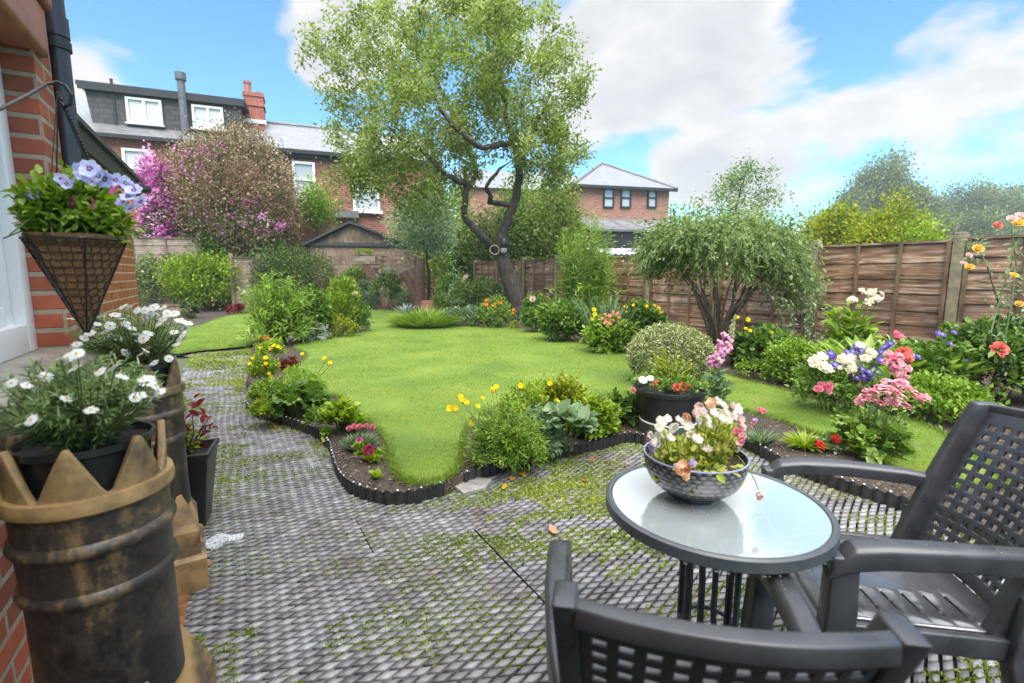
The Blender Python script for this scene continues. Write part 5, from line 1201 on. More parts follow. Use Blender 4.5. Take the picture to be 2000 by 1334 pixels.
blooms_at(di, 'pomp', [(682, 837, 6), (692, 833, 6), (703, 832, 5), (715, 831, 5), (728, 834, 6), (699, 838, 5)], 5, stem=True); blooms_at(di, 'pompm', [(702, 861, 7)], 6)
be = plant('bellis', 'small crimson pompon flower on the bare soil tip', 'flowers', (704, 748, 884, 900), G_LIME, n=110, leaf=.035, tm=ROUND, nst=0, low=0)
blooms_at(be, 'pompc', [(720, 879, 10)], 10, stem=False)
plant('seedling', 'single lime green seedling rosette near the lawn tip', 'plant', (722, 752, 900, 934), G_LIME, 'tuft', n=14, leaf=.075, tm=OVAL2, base=.65, up=.8, r0=.15)

# ---- back centre
plant('bushy_tree', 'small two tone leafy bush in front of the timber screen', 'shrub', (730, 786, 530, 602), G_VAR, n=1500, leaf=.075, D=17.2, base=.3, low=-.3)
plant('leafy_shrub', 'soft green bush left of the timber screen', 'shrub', (690, 740, 556, 606), G_BLUE, n=1500, leaf=.06, D=17.4)
plant('leafy_shrub', 'bush under the blue green young tree, right of the screen', 'shrub', (765, 815, 566, 606), G_BLUE, n=1200, leaf=.055, D=17.)
plant('climber', 'leafy climber on the left post of the timber screen', 'climber', (660, 720, 520, 600), G_MID, n=1500, leaf=.07, D=18.0)
s1 = plant('silver_plant', 'upright silver white plant at the end of the middle bed', 'plant', (776, 808, 578, 620), G_SILV, 'tuft', n=60, leaf=.5, tm=LANCE, base=.6, up=1.6, r0=.3)
plant('grass_clump', 'fresh green arching grass clump at the tip of the middle bed', 'grass', (780, 880, 602, 639), G_FRESH, 'tuft', n=3600, leaf=.60, tm=FINE, base=.5, up=1.0, r0=.85, lv=.7, sv=.4)
plant('low_plant', 'grey green low plant right of the grass clump', 'plant', (868, 935, 598, 638), G_BLUE, n=1300, leaf=.05)
rs = plant('rose_bush', 'rose bush with pale pink blooms left of the apple trunk', 'shrub', (845, 925, 540, 622), G_MID, n=2600, leaf=.065, base=.6)
blooms_at(rs, 'prose', [(912, 544, 7), (905, 552, 4)], 6); 
ds = plant('leafy_shrub', 'dark dense shrub just left of the apple trunk', 'shrub', (905, 992, 546, 626), G_DARK, n=3600, leaf=.06, base=.6)
yl = plant('yellow_flower_clump', 'low clump with yellow flowers at the foot of the apple tree', 'flowers', (930, 1005, 586, 640), G_MID, n=2000, leaf=.05, base=.6)
blooms_at(yl, 'poppyo', [(948, 597, 6), (953, 588, 5), (962, 598, 5), (972, 594, 6), (978, 593, 4), (1004, 608, 5), (1001, 612, 4)], 5)
plant('low_plant', 'pinkish low heather at the lawn edge below the dark shrub', 'plant', (932, 962, 618, 640), G_RHO, n=500, leaf=.03, nst=0)
plant('low_plant', 'golden low heather at the foot of the apple trunk', 'plant', (996, 1018, 626, 643), G_GOLD, n=300, leaf=.03, nst=0)
vy = plant('leafy_shrub', 'leafy bush with a pink flower right of the apple trunk', 'shrub', (1016, 1072, 584, 650), G_MID, n=2200, leaf=.06, base=.6)
blooms_at(vy, 'prose', [(1041, 585, 6)], 5)
plant('leafy_shrub', 'broad bush between the apple tree and the feathery tall shrub', 'shrub', (1055, 1142, 585, 668), G_MID, n=3200, leaf=.075, base=.5)
tall = plant('feathery_shrub', 'tall feathery pale green shrub in front of the fence', 'shrub', (1085, 1205, 432, 650), G_FRESH, 'herb', skirt=900, dome=.12, n=150, leaf=.17, tm=LANCE, per=46, t0=.12, up=.15, arch=.12, spread=.5, base=.6, sv=.4, hv=.5, stemr=.008, top=.85, D=11.6, hmul=1.18)
plant('iris', 'clump of stiff grey green iris leaves in the right border', 'plant', (1140, 1222, 590, 672), G_BLUE, 'tuft', n=90, leaf=1.05, tm=STIFF, base=.45, up=2.2, r0=.55, lv=.4)
dl = plant('day_lily', 'leafy clump with coral lily flowers in the right border', 'flowers', (1150, 1235, 625, 690), G_FRESH, n=2600, leaf=.08, tm=OVAL2, base=.45)
blooms_at(dl, 'trump', [(1186, 625, 12), (1200, 619, 11), (1196, 632, 10)], 12); blooms_at(dl, 'ydot', [(1158, 607, 5), (1162, 616, 5), (1230, 643, 5), (1154, 625, 4)], 5)
ylb = plant('leafy_shrub', 'dark green bush with small yellow flowers against the fence', 'shrub', (1212, 1300, 598, 680), G_MID, n=2800, leaf=.075, tm=OVAL2, base=.42, D=9.6)
blooms_at(ylb, 'ydot', [(1222, 603, 6), (1238, 598, 5), (1262, 600, 5), (1285, 604, 6), (1290, 612, 5), (1224, 612, 5), (1276, 598, 4)], 5, D=9.2)
# forked stump under the young tree
stp = thing('tree_stump', 'reddish brown forked stump at the back of the garden', 'stump', Q(820, 600, 16.4)); stp.location.z = .05
T = Tree(); T.limb([(0, 0, 0), (0, 0, .6), (.0, 0, 1.1), (.05, .1, 1.8)], .22, .15, sub=3); T.limb([(-.05, -.05, .3), (-.25, -.1, .9), (-.5, -.1, 1.35)], .13, .12, 0, sub=3); T.mesh(MB(), 10).build('trunk', BARKR, stp, True)
s = MB(); s.lathe([(0, .0), (.3, 0), (.36, .25), (.30, .42), (0, .42)], 12); pt = thing('terracotta_pot', 'terracotta pot on the soil beside the forked stump', 'pot', (stp.location.x+.45, stp.location.y-.5, SOILZ)); s.build('body', m_terr, pt, True)
hb = thing('hanging_trough', 'planted trough hung on the timber screen', 'planter', Q(713, 503, 18.3)); s = MB(); s.box((0, 0, -.05), (.8, .25, .18)); s.build('trough', m_fpale, hb); f = Fol(); shrub(f, 700, .42, .15, .3, .05, z0=0, low=-.2); f.build('foliage', G_LIME, hb)
br = thing('garden_arch', 'round dark brown board leaning on the timber screen', 'board', Q(714, 541, 18.2)); s = MB(); s.tube([(0, -.04, 0), (0, .04, 0)], .42, 20); s.build('board', BARKR, br)

BARK2 = plain('brown_bark', (.15, .10, .065), (.06, .04, .028), .75, 24, bmp=.6)
# ---- weeping shrub
p, rx, h, px = place(1245, 1585, 388, None, 8.2)
ws = thing('weeping_shrub', 'wide weeping grey green shrub on many thin bare stems', 'shrub', P(1402, 700, SOILZ)); W0 = Vector(ws.location)
def wa(x, y, d=0): v = Q(x, y, W0.y+d)-W0; return (v.x, v.y, v.z)
T = Tree()
T.limb([(0, 0, -.05), wa(1408, 650), wa(1430, 600, .1), wa(1436, 540, .1), wa(1440, 470)], .036, .012, sub=4, jit=.014)
T.limb([(-.02, 0, -.05), wa(1392, 640), wa(1378, 580, -.1), wa(1378, 520, 0), wa(1385, 450)], .034, .012, sub=4, jit=.014)
T.limb([(.02, .05, -.05), wa(1385, 620, .3), wa(1350, 555, .3), wa(1310, 500, .2), wa(1285, 460)], .045, .015, sub=4, jit=.012)
T.limb([(0, .1, -.05), wa(1402, 600, .5), wa(1394, 520, .6), wa(1400, 440, .5)], .045, .015, sub=4, jit=.012)
T.limb([(.05, 0, 0), wa(1420, 620, -.2), wa(1470, 570, -.3), wa(1520, 500, -.3), wa(1540, 460, -.2)], .035, .012, sub=4, jit=.012)
T.limb([(-.05, 0, 0), wa(1370, 600, -.3), wa(1330, 520, -.4), wa(1300, 480, -.4)], .03, .012, sub=4, jit=.012)
for k in range(11): ex = rng.uniform(1290, 1550); T.limb([(rng.normal()*.06, rng.normal()*.06, -.05), wa(1400+(ex-1400)*.25, 620, rng.uniform(-.3, .4)), wa(1400+(ex-1400)*.65, 545, rng.uniform(-.5, .6)), wa(ex, rng.uniform(450, 490), rng.uniform(-.6, .7))], .022, .007, sub=4, jit=.014)
tg = []
for (cx, cy, rx_, ry_, rd_, nn_) in ((1415, 462, 138, 44, 1.1, 150), (1310, 482, 50, 36, .7, 40), (1512, 490, 50, 50, .7, 46), (1430, 500, 120, 40, .9, 40), (1548, 545, 30, 50, .5, 30), (1285, 505, 28, 30, .5, 16)):
    for k in range(nn_):
        d = unit(rnd(1))[0]; d = d*rng.uniform(.4, 1)**.5
        if d[1] > .55 and rng.uniform() < .6: continue
        tg.append(wa(cx+d[0]*rx_, cy+d[1]*ry_, d[2]*rd_))
ends = T.grow(tg, .02, .08, .05, rmin=.003)
T.mesh(MB(), 7).build('branches', BARK2, ws, True)
f = Fol()
for e in ends:       # hanging sprays
    b0 = T.p[e]; nb = 6
    for j in range(nb):
        a = rng.uniform(0, 6.28); o2 = np.array([b0[0], b0[1], 0]); o2 = o2/max(np.linalg.norm(o2), .1)
        dv = np.array([math.cos(a), math.sin(a), 0])*.55+o2*.55; L_ = rng.uniform(.16, .38); t = np.linspace(.0, 1, 30)[:, None]
        pt_ = b0+dv*L_*t+np.array([0, 0, 1.])*(.16*t-.62*t*t)*L_*1.3
        tg_ = unit(dv*L_+np.array([0, 0, 1.])*(.16-1.24*t)*L_*1.3)
        sd = unit(rnd(30)); f.add(LANCE, pt_, tg_*.8+sd*.7, rnd(30)*.4+np.array([0, 0, 1.]), rng.uniform(.040, .064, 30), .43+rng.normal(0, .14)+rng.normal(0, .15, 30)+.1*t[:, 0])
clumps(f, np.array([T.p[e] for e in ends]), 40, .15, .065, OVAL, .5, .35, 0, .3)
f.build('foliage', G_WEEP, ws)

# ---- topiary ball
tp = plant('topiary_ball', 'clipped round cream and green shrub at the edge of the lawn', 'shrub', (1222, 1392, 636, 752), G_TOP, n=13000, leaf=.026, lump=.03, shell=.86, cr=.06, per=16, low=-.7, base=.55, sv=.4, rand=.9, nst=14, stemr=.008, tn=.8)

# ---- right border
b1 = plant('leafy_shrub', 'low dark leafy shrub under the right side of the weeping shrub', 'shrub', (1438, 1545, 652, 722), G_MID, n=2600, leaf=.065, tm=ROUND, base=.4)
blooms_at(b1, 'ydot', [(1458, 626, 5), (1455, 645, 4), (1463, 648, 4), (1505, 652, 5), (1440, 622, 4)], 5)
plant('leafy_shrub', 'bright green small leaved bush at the right border edge', 'shrub', (1490, 1605, 668, 752), G_FRESH, n=3600, leaf=.04, base=.45)
plant('leafy_plant', 'dark rounded leaf clump right of the foxglove', 'plant', (1430, 1480, 655, 715), G_DARK, n=700, leaf=.075, tm=ROUND, base=.55)
plant('leafy_plant', 'low dark plant under the white and purple flowers', 'plant', (1560, 1660, 735, 772), G_MID, n=1800, leaf=.04, base=.4)
plant('low_plant', 'low green ground plant on the soil between the foxglove and the small leaved bush', 'plant', (1440, 1505, 700, 738), G_FRESH, n=600, leaf=.035, base=.45)
plant('low_plant', 'pale green seedling clump beside the lime leaf plant on the bed tip', 'plant', (690, 725, 862, 900), G_FRESH, n=160, leaf=.026, nst=0, low=-.1)
plant('low_plant', 'low bright green plant spilling over the edging at the bend of the path', 'plant', (488, 548, 786, 822), G_LIME, n=900, leaf=.03, nst=0, base=.5, low=-.2)
plant('low_plant', 'small mid green plant on the soil between the lobed leaves and the lime leaf plant', 'plant', (600, 650, 800, 842), G_MID, n=500, leaf=.04, nst=0, base=.55, low=-.2)
# rose stems arching
p = P(1560, 715, SOILZ); rb = thing('rose_bush', 'sparse rose with long arching stems in front of the fence', 'shrub', p); s = MB(); f = Fol()
for (xe_, ye_, m_) in ((1480, 560, (1520, 600)), (1500, 545, (1545, 610)), (1605, 548, (1590, 620)), (1545, 560, (1580, 600)), (1620, 590, (1610, 640)), (1520, 640, (1545, 660)), (1580, 530, (1590, 600)), (1640, 640, (1610, 660))):
    e = Q(xe_, ye_, p.y+rng.uniform(-.3, .3))-p; mm = Q(*m_, p.y)-p; pts = [Vector((0, 0, 0)), mm*.6, mm, mm*.45+e*.55+Vector((0, 0, .06)), e]; s.tube(pts, [.008, .007, .006, .005, .003], 5, cap=False)
    for k in range(30):
        t = rng.uniform(.25, 1); i = min(3, int(t*4)); q = pts[i].lerp(pts[i+1], t*4-i) if i < 4 else e
        f.add(OVAL2, np.array([q])+rnd(1)*.015, rnd(1)+np.array([[0, 0, .1]]), np.array([[0, -.2, 1.]]), [rng.uniform(.05, .085)], [rng.uniform(.3, 1)])
f.build('foliage', G_BLUE, rb); s.build('stem', STEM, rb, True)
hy = plant('cream_flower_plant', 'tall leafy plant topped by cream buds before the fence', 'flowers', (1615, 1725, 580, 720), G_FRESH, 'herb', n=26, leaf=.17, tm=OVAL2, per=12, base=.55, up=.3, sv=.3, stemr=.006, t0=.1, D=5.9)
blooms_at(hy, 'umbelw', [(1690, 578, 9), (1703, 572, 9), (1714, 584, 8), (1697, 590, 9), (1682, 570, 7), (1664, 587, 8), (1720, 575, 6)], 8)
for lab, bx_ in (('strap leaved lily clump with pale edged leaves in front of the fence, left one', (1640, 1790, 602, 740)), ('strap leaved lily clump with pale edged leaves beside the concrete post', (1745, 1905, 610, 735))):
    plant('lily_clump', lab, 'plant', bx_, G_FRESH, 'tuft', n=130, leaf=.46, tm=BROAD, base=.62, up=1.5, r0=.8, z0=.2, D=5.1, sv=.4)
plant('leafy_shrub', 'mixed green bushes filling the border under the strap leaved lilies', 'shrub', (1590, 1760, 680, 775), G_MID, n=3200, leaf=.06, base=.5, D=5.4)
plant('leafy_shrub', 'large leaved green bush behind the pink flower heads', 'shrub', (1720, 1900, 676, 800), G_MID, n=3400, leaf=.07, tm=OVAL2, base=.5, D=5.0)
plant('leafy_shrub', 'broad leafy bush by the fence behind the armchair', 'shrub', (1850, 2080, 636, 830), G_MID, n=3600, leaf=.075, tm=OVAL2, base=.42, D=4.9)
plant('leafy_shrub', 'low green clump behind the top of the armchair', 'shrub', (1780, 1960, 740, 850), G_FRESH, n=2600, leaf=.05, base=.45, D=4.2)
# columbines
D_ = 3.75
co = plant('astrantia', 'clump of lobed leaves with tall stems carrying pink and purple flowers', 'flowers', (1655, 1815, 800, 905), G_MID, 'herb', skirt=90, n=46, leaf=.07, tm=LOBE, per=7, t0=.35, up=.4, base=.6, sv=.35, stemr=.003, D=3.35)
info = dict(co)
blooms_at(co, 'umbelp', [(1700, 772, 15), (1725, 765, 16), (1750, 770, 15), (1775, 765, 14), (1740, 785, 14), (1790, 782, 12), (1690, 780, 12), (1765, 795, 12), (1678, 786, 9), (1715, 790, 12), (1735, 752, 13), (1760, 752, 13), (1805, 778, 10)], 14, up=1.0, face=.5)
c2 = dict(o=co['o'], p=co['p'], rx=.2, h=.4)
blooms_at(c2, 'umbelp', [(1738, 708, 11), (1752, 712, 11), (1748, 728, 10), (1762, 735, 10), (1736, 694, 10), (1770, 720, 9), (1755, 698, 9)], 10, D=3.68, stem=False); blooms_at(c2, 'umbelm', [(1742, 722, 8), (1757, 745, 8)], 8, D=3.66, stem=False); blooms_at(c2, 'snaph', [(1745, 700, 10), (1766, 742, 9), (1748, 656, 12), (1755, 660, 11)], 15, D=3.7, stem=False); blooms_at(c2, 'coral', [(1765, 690, 13), (1772, 698, 11)], 12, D=3.75)
wp = plant('mixed_flower_plant', 'bushy plant with creamy white heads and violet bellflowers', 'flowers', (1575, 1730, 690, 800), G_MID, n=1500, leaf=.05, base=.5, D=4.4)
blooms_at(wp, 'snapw', [(1590, 708, 13), (1603, 700, 14), (1600, 716, 14), (1612, 724, 13), (1624, 716, 11), (1585, 716, 11), (1650, 712, 15), (1668, 718, 15), (1660, 702, 13), (1640, 708, 12), (1694, 690, 14), (1704, 696, 13), (1684, 680, 12), (1676, 676, 10), (1640, 722, 10)], 13, up=.7)
blooms_at(wp, 'umbelw', [(1594, 704, 10), (1608, 716, 10), (1656, 708, 10), (1664, 720, 9), (1700, 690, 9), (1645, 700, 9), (1618, 722, 9), (1690, 700, 9)], 9, D=3.95, stem=False); blooms_at(wp, 'starv', [(1621, 692, 9), (1628, 697, 8), (1655, 691, 9), (1664, 690, 8), (1628, 714, 9), (1640, 716, 9), (1648, 714, 7), (1680, 700, 8), (1693, 728, 9), (1700, 734, 9), (1706, 722, 9), (1680, 722, 9), (1676, 710, 8), (1672, 740, 8), (1738, 672, 8), (1730, 680, 8), (1720, 690, 9), (1718, 705, 9), (1684, 735, 9), (1690, 742, 9), (1678, 685, 9), (1670, 680, 8), (1712, 728, 8), (1660, 730, 7)], 8)
blooms_at(wp, 'starv', [(1832, 652, 7), (1840, 656, 7), (1855, 673, 6), (1862, 650, 6), (1780, 695, 8), (1790, 698, 8), (1818, 742, 9), (1812, 748, 7), (1888, 708, 6)], 8, D=4.6, stem=False)
blooms_at(wp, 'snaph', [(1606, 757, 14), (1613, 762, 13), (1597, 762, 12), (1618, 755, 11)], 13, D=4.0, stem=False); blooms_at(wp, 'umbelp', [(1672, 738, 10), (1680, 750, 11), (1675, 728, 9)], 10, stem=False)
# fence roses at the far right
p = Q(1945, 700, 4.7); p.z = SOILZ; fr_ = thing('rose_bush', 'tall thin climbing rose with yellow blooms at the right edge', 'shrub', p); s = MB(); f = Fol()
for path in (((1945, 700), (1952, 600), (1928, 520), (1905, 470), (1890, 480)), ((1950, 720), (1975, 600), (1985, 520), (1975, 440)), ((1960, 720), (1990, 640), (2010, 540), (2015, 430)), ((1940, 720), (1935, 650), (1960, 560), (1990, 470))):
    pts = [Q(x, y, 4.7+rng.uniform(-.15, .15))-p for x, y in path]; s.tube(pts, [.008, .007, .006, .005, .003][:len(pts)], 5, cap=False)
    for k in range(58):
        t = rng.uniform(0, .999)*(len(pts)-1); i = int(t); q = pts[i].lerp(pts[i+1], t-i)
        f.add(OVAL2, np.array([q])+rnd(1)*.045, rnd(1)+np.array([[0, 0, -.1]]), np.array([[0, -.3, 1.]]), [rng.uniform(.035, .065)], [rng.uniform(.2, .95)])
f.build('foliage', G_BLUE, fr_); s.build('stem', STEM, fr_, True)
fi = dict(o=fr_, p=p, rx=.2, h=1)
blooms_at(fi, 'yrose', [(1909, 488, 10), (1893, 524, 8), (1985, 440, 13), (1978, 540, 8), (1990, 595, 7)], 10, stem=False); blooms_at(fi, 'prose', [(1992, 425, 10), (1891, 500, 6), (1881, 516, 6), (1975, 430, 9)], 8, stem=False); blooms_at(fi, 'coral', [(1948, 442, 8), (1950, 683, 15)], 8, stem=False, D=4.3)

# ---- foxglove
fx = plant('foxglove', 'leaning pink foxglove spike beside the black pot', 'flowers', (1385, 1440, 720, 805), G_BLUE, 'herb', n=12, leaf=.12, tm=OVAL2, per=7, base=.5, D=4.6, stemr=.004)
p = fx['p']; s = MB(); pts = [Q(x, y, 4.6)-p for x, y in ((1392, 800), (1388, 745), (1402, 700), (1420, 660), (1438, 612))]; s.tube(pts, [.008, .008, .007, .005, .002], 6, cap=False); s.build('spike', STEM, fx['o'], True)
for (x0_, y0_, x1_, y1_, n_, key, s0, s1) in ((1396, 715, 1428, 655, 44, 'bell', 11, 8), (1425, 660, 1438, 614, 22, 'bud', 5, 2.2)):
    for k in range(n_):
        t = k/n_; q = Q(x0_+(x1_-x0_)*t+rng.normal()*(6 if key == 'bell' else 2), y0_+(y1_-y0_)*t, 4.6+rng.uniform(-.04, .03))-p; a = rng.uniform(0, 6.28)
        bloom(fx['o'], key if rng.uniform() > .1 else 'bellw' if key == 'bell' else key, q, (math.cos(a)*.8, math.sin(a)*.8-.4, .75 if key == 'bell' else .3), (s0+(s1-s0)*t)*1.25*4.6/960 if key == 'bell' else (s0+(s1-s0)*t)*4.6/960)

# ---- poppy bed by the glass table
po = plant('welsh_poppy', 'feathery bright green poppy clump with yellow flowers at the lawn tip', 'flowers', (918, 1062, 772, 905), G_FRESH, 'herb', skirt=3000, hv=.5, n=200, leaf=.044, tm=LANCE, per=40, t0=.15, up=.2, base=.5, sv=.45, stemr=.0025, arch=.4, spread=.35)
blooms_at(po, 'poppy', [(882, 800, 8), (890, 802, 7), (897, 779, 7), (903, 784, 6), (909, 790, 7), (930, 796, 6), (940, 781, 5), (961, 766, 7), (968, 759, 6), (1017, 756, 7), (920, 829, 7)], 7, D=3.4)
lm1 = plant('ladys_mantle', 'tall lime flowered plant behind the big leaves of the poppy bed', 'plant', (1060, 1150, 722, 850), G_GOLD, 'herb', skirt=900, n=110, leaf=.038, tm=ROUND, per=24, t0=.2, base=.42, sv=.4, stemr=.002, D=3.95)
blooms_at(lm1, 'poppy', [(1074, 752, 6), (1056, 780, 7), (1084, 787, 7)], 6)
lm2 = plant('ladys_mantle', 'lime flowered mound hanging over the edging near the black pot', 'plant', (1120, 1215, 770, 868), G_LIME, 'herb', skirt=1300, n=110, leaf=.042, tm=ROUND, per=20, t0=.25, base=.55, sv=.4, stemr=.002, D=3.75)
kl = plant('big_leaf_plant', 'plant with large ribbed pale green leaves over the edging', 'plant', (1068, 1150, 795, 880), G_BLUE, 'herb', skirt=0, n=20, leaf=.16, tm=BIGL, per=3, t0=.85, base=.55, up=.2, sv=.25, stemr=.003, outw=.7)
dk = plant('leafy_plant', 'dark variegated leafy plant tucked left of the black pot', 'plant', (1188, 1258, 765, 850), G_MID, 'herb', skirt=200, n=26, leaf=.10, tm=OVAL2, per=7, t0=.3, base=.5, sv=.4, stemr=.003, D=4.1)
plant('leafy_plant', 'pale green plant between the poppy clump and the large ribbed leaves', 'plant', (1015, 1092, 792, 884), G_BLUE, 'herb', skirt=500, n=60, leaf=.05, tm=OVAL2, per=14, t0=.2, base=.6, sv=.4, stemr=.002)
plant('leafy_plant', 'feathery green plant filling the back of the poppy bed', 'plant', (975, 1100, 755, 850), G_LIME, n=2600, leaf=.032, base=.5, D=3.9)

# ---- bed behind the table
pk = plant('pink_flower_plant', 'small plant with pale pink and mauve flowers behind the bowl', 'flowers', (1462, 1512, 808, 868), G_BLUE, 'tuft', n=90, leaf=.14, tm=LANCE, base=.5, up=1.2, r0=.4)
blooms_at(pk, 'snapl', [(1476, 823, 7)], 6); blooms_at(pk, 'snaph', [(1486, 805, 7), (1493, 803, 6), (1483, 800, 6), (1470, 826, 6)], 6)
plant('lime_grass', 'bright lime tuft of narrow leaves on the soil behind the table', 'plant', (1530, 1612, 828, 876), G_LIME, 'tuft', n=190, leaf=.17, tm=BLADE, base=.7, up=.9, r0=.25)
rg_ = plant('geranium', 'small red geranium flowers beside the lime tuft', 'flowers', (1590, 1640, 858, 884), G_BLUE, n=160, leaf=.03, tm=ROUND, nst=0)
blooms_at(rg_, 'redg', [(1598, 868, 9), (1632, 858, 9), (1605, 873, 7), (1625, 862, 7)], 8, stem=False)
plant('leafy_plant', 'pale green low plant at the foot of the tall pink flowers', 'plant', (1650, 1720, 835, 900), G_FRESH, 'herb', n=18, leaf=.07, tm=OVAL2, per=7, base=.6, stemr=.002)
# ------------------------------------------------------------------ chimney pots with daisies
m_pot, nt, b = newmat('sooty_clay')
n = nd(nt, 'ShaderNodeTexNoise', Scale=3.2, Detail=9, Roughness=.68, Distortion=.5); mp = nd(nt, 'ShaderNodeMapping'); mp.inputs['Location'].default_value = (2.2, 5.1, 1.3); mp.inputs['Scale'].default_value = (1.2, 1.2, .62); nt.links.new(objco(nt), mp.inputs[0]); nt.links.new(mp.outputs[0], n.inputs['Vector'])
fine_ = nd(nt, 'ShaderNodeTexNoise', Scale=38, Detail=8, Roughness=.75); nt.links.new(objco(nt), fine_.inputs['Vector']); addn = math_('ADD', n.outputs['Fac'], math_('MULTIPLY', math_('SUBTRACT', fine_.outputs['Fac'], .5), .34))
r = ramp(nt, [(.40, (.016, .014, .013)), (.52, (.055, .042, .032)), (.60, (.20, .125, .06)), (.72, (.36, .24, .11))]); nt.links.new(addn, r.inputs[0]); nt.links.new(r.outputs[0], b.inputs['Base Color']); b.inputs['Roughness'].default_value = .38; b.inputs['Specular IOR Level'].default_value = .5
n2 = nd(nt, 'ShaderNodeTexNoise', Scale=45, Detail=6); nt.links.new(objco(nt), n2.inputs['Vector']); bump(nt, b, n2.outputs['Fac'], .35, .006)
m_buff = plain('buff_clay', (.40, .25, .10), (.10, .065, .035), .55, 9, bmp=.5, mid=(.36, .6))
m_buff2 = plain('buff_clay_b', (.36, .22, .09), (.08, .055, .035), .55, 8, bmp=.5, mid=(.38, .6))
m_plast = plain('black_plastic', (.018, .018, .020), (.012, .012, .013), .35, 20, spec=.6)
def chimney_pot(label, x, y, R, base_m, rot):
    t = thing('chimney_pot', label, 'planter', (x, y, 0), rot, 'old crown topped chimney pots used as planters')
    s = MB(); s.lathe([(R*.95, .36), (R*.93, .45), (R*.935, .64), (R*.95, .648), (R*1.0, .655), (R*1.02, .664), (R*1.0, .673), (R*.96, .68), (R*.965, .752), (R*.98, .758), (R*1.03, .764), (R*1.05, .773), (R*1.03, .782), (R*.98, .79), (R*.98, .85), (R*.86, .855), (R*.86, .3)], 56); s.build('body', m_pot, t, True)
    s = MB(); s.lathe([(R*.985, .85), (R*1.06, .858), (R*1.075, .872), (R*1.05, .888), (R*.97, .89), (R*.9, .88), (R*.9, .86)], 56); s.build('rim_ring', base_m, t, True)
    s = MB(); vs = []; K = 96; npt = 7
    for k in range(K):
        a = 2*PI*k/K; u = (k*npt/K) % 1; tri = 1-abs(2*u-1); zt = .89+.125*max(0, (tri-.08))/.92*(1-.06*tri)
        if tri > .93: zt = .89+.108
        for r_ in (R*.97, R*.86): vs += [(r_*math.cos(a), r_*math.sin(a), .87), (r_*(1+.03*tri)*math.cos(a), r_*(1+.03*tri)*math.sin(a), zt)]
    fs = []
    for k in range(K):
        a, c_ = k*4, ((k+1) % K)*4; fs += [(a, c_, c_+1, a+1), (a+2, a+3, c_+3, c_+2), (a+1, c_+1, c_+3, a+3)]
    s.add(vs, fs); s.build('crown', base_m, t, False, bevel=.006)
    s = MB(); 
    hb_ = R*1.2; L4 = [(hb_, 0), (hb_, .15), (hb_*.9, .165), (hb_*.9, .27), (hb_*.82, .30), (R*.72, .42)]
    s.add([(sx_*h_, sy_*h_, z_) for h_, z_ in L4 for sx_, sy_ in ((-1, -1), (1, -1), (1, 1), (-1, 1))], [(3, 2, 1, 0)]+[(k*4+i, k*4+(i+1) % 4, k*4+4+(i+1) % 4, k*4+4+i) for k in range(5) for i in range(4)]+[(20, 21, 22, 23)]); s.build('base', m_buff2, t)
    s = MB(); s.lathe([(0, .86), (R*.74, .86), (R*.80, .965), (R*.86, .97), (R*.86, .985), (R*.82, .985), (R*.79, .97), (0, .955)], 40)
    ip = s.build('inner_pot', m_plast, t, True)
    return t
def daisy_plant(label, pot, z0, w_, h, n, fl, D, seed=0, size=.03):
    t = thing('daisy_plant', label, 'flowers', (pot.location.x, pot.location.y, z0), 0, 'white daisies growing in the chimney pots'); f = Fol(); s = MB()
    herb(f, s, n, w_, w_, h, .034, LANCE, per=34, t0=.1, r=.0018, up=.35, base=.55, sv=.5, arch=.25, spread=.35, hv=.45)
    f.build('foliage', G_DAISY, t); p = t.location; sm = MB()
    for (x, y) in fl:
        q = Q(x, y, D+rng.uniform(-.5, .5)*w_)-p; n_ = Vector((rng.normal()*.5+.2, -.35+rng.normal()*.5, .8)).normalized(); bloom(t, 'daisy', q, n_, size*rng.uniform(.7, 1.05)*.62)
        b_ = Vector((q.x*.4, q.y*.4, min(q.z*.4, .05))); sm.tube([b_, (b_+q)/2+Vector((q.x*.1, q.y*.1, .02)), q-n_*.004], [.0016, .0014, .0012], 4, cap=False)
    s.build('stem', STEM, t, True); sm.build('flower_stem', STEM, t, True); return t
G_DAISY = leafmat('daisy_leaf', [(.08, .13, .04), (.18, .27, .09), (.30, .38, .16), (.46, .50, .30)])
p1 = chimney_pot('crown topped chimney pot planter nearest the camera, cut by the left edge', -.965, 1.075, .147, m_buff, .25)
p2 = chimney_pot('crown topped chimney pot planter standing further back by the house sill', -1.545, 2.0, .145, m_buff2, .6)
d1 = [(120, 700), (133, 698), (145, 718), (130, 778), (265, 776), (303, 752), (292, 738), (276, 771), (240, 735), (280, 740), (312, 764), (5, 745), (22, 748), (52, 752), (195, 725), (222, 716), (178, 800), (60, 820), (250, 808), (90, 735), (150, 690), (300, 775), (285, 750)]
daisy_plant('white daisies in the chimney pot nearest the camera', p1, .965, .15, .21, 170, d1, .96, size=.022)
d2 = [(140, 622), (155, 620), (197, 617), (190, 632), (205, 648), (212, 655), (200, 660), (240, 598), (252, 600), (225, 614), (238, 622), (246, 632), (283, 606), (300, 600), (318, 600), (306, 612), (318, 622), (292, 616), (340, 612), (352, 625), (362, 640), (356, 652), (350, 662), (340, 648), (366, 630), (268, 652), (280, 660), (272, 668), (290, 650), (285, 684), (300, 708), (245, 688), (175, 650), (165, 660), (330, 700), (180, 640), (215, 636), (258, 640), (327, 612), (345, 672), (268, 606), (310, 632), (230, 660), (150, 672), (276, 690)]
daisy_plant('white daisies in the chimney pot further back by the house sill', p2, .965, .20, .25, 190, d2, 1.80, size=.031)
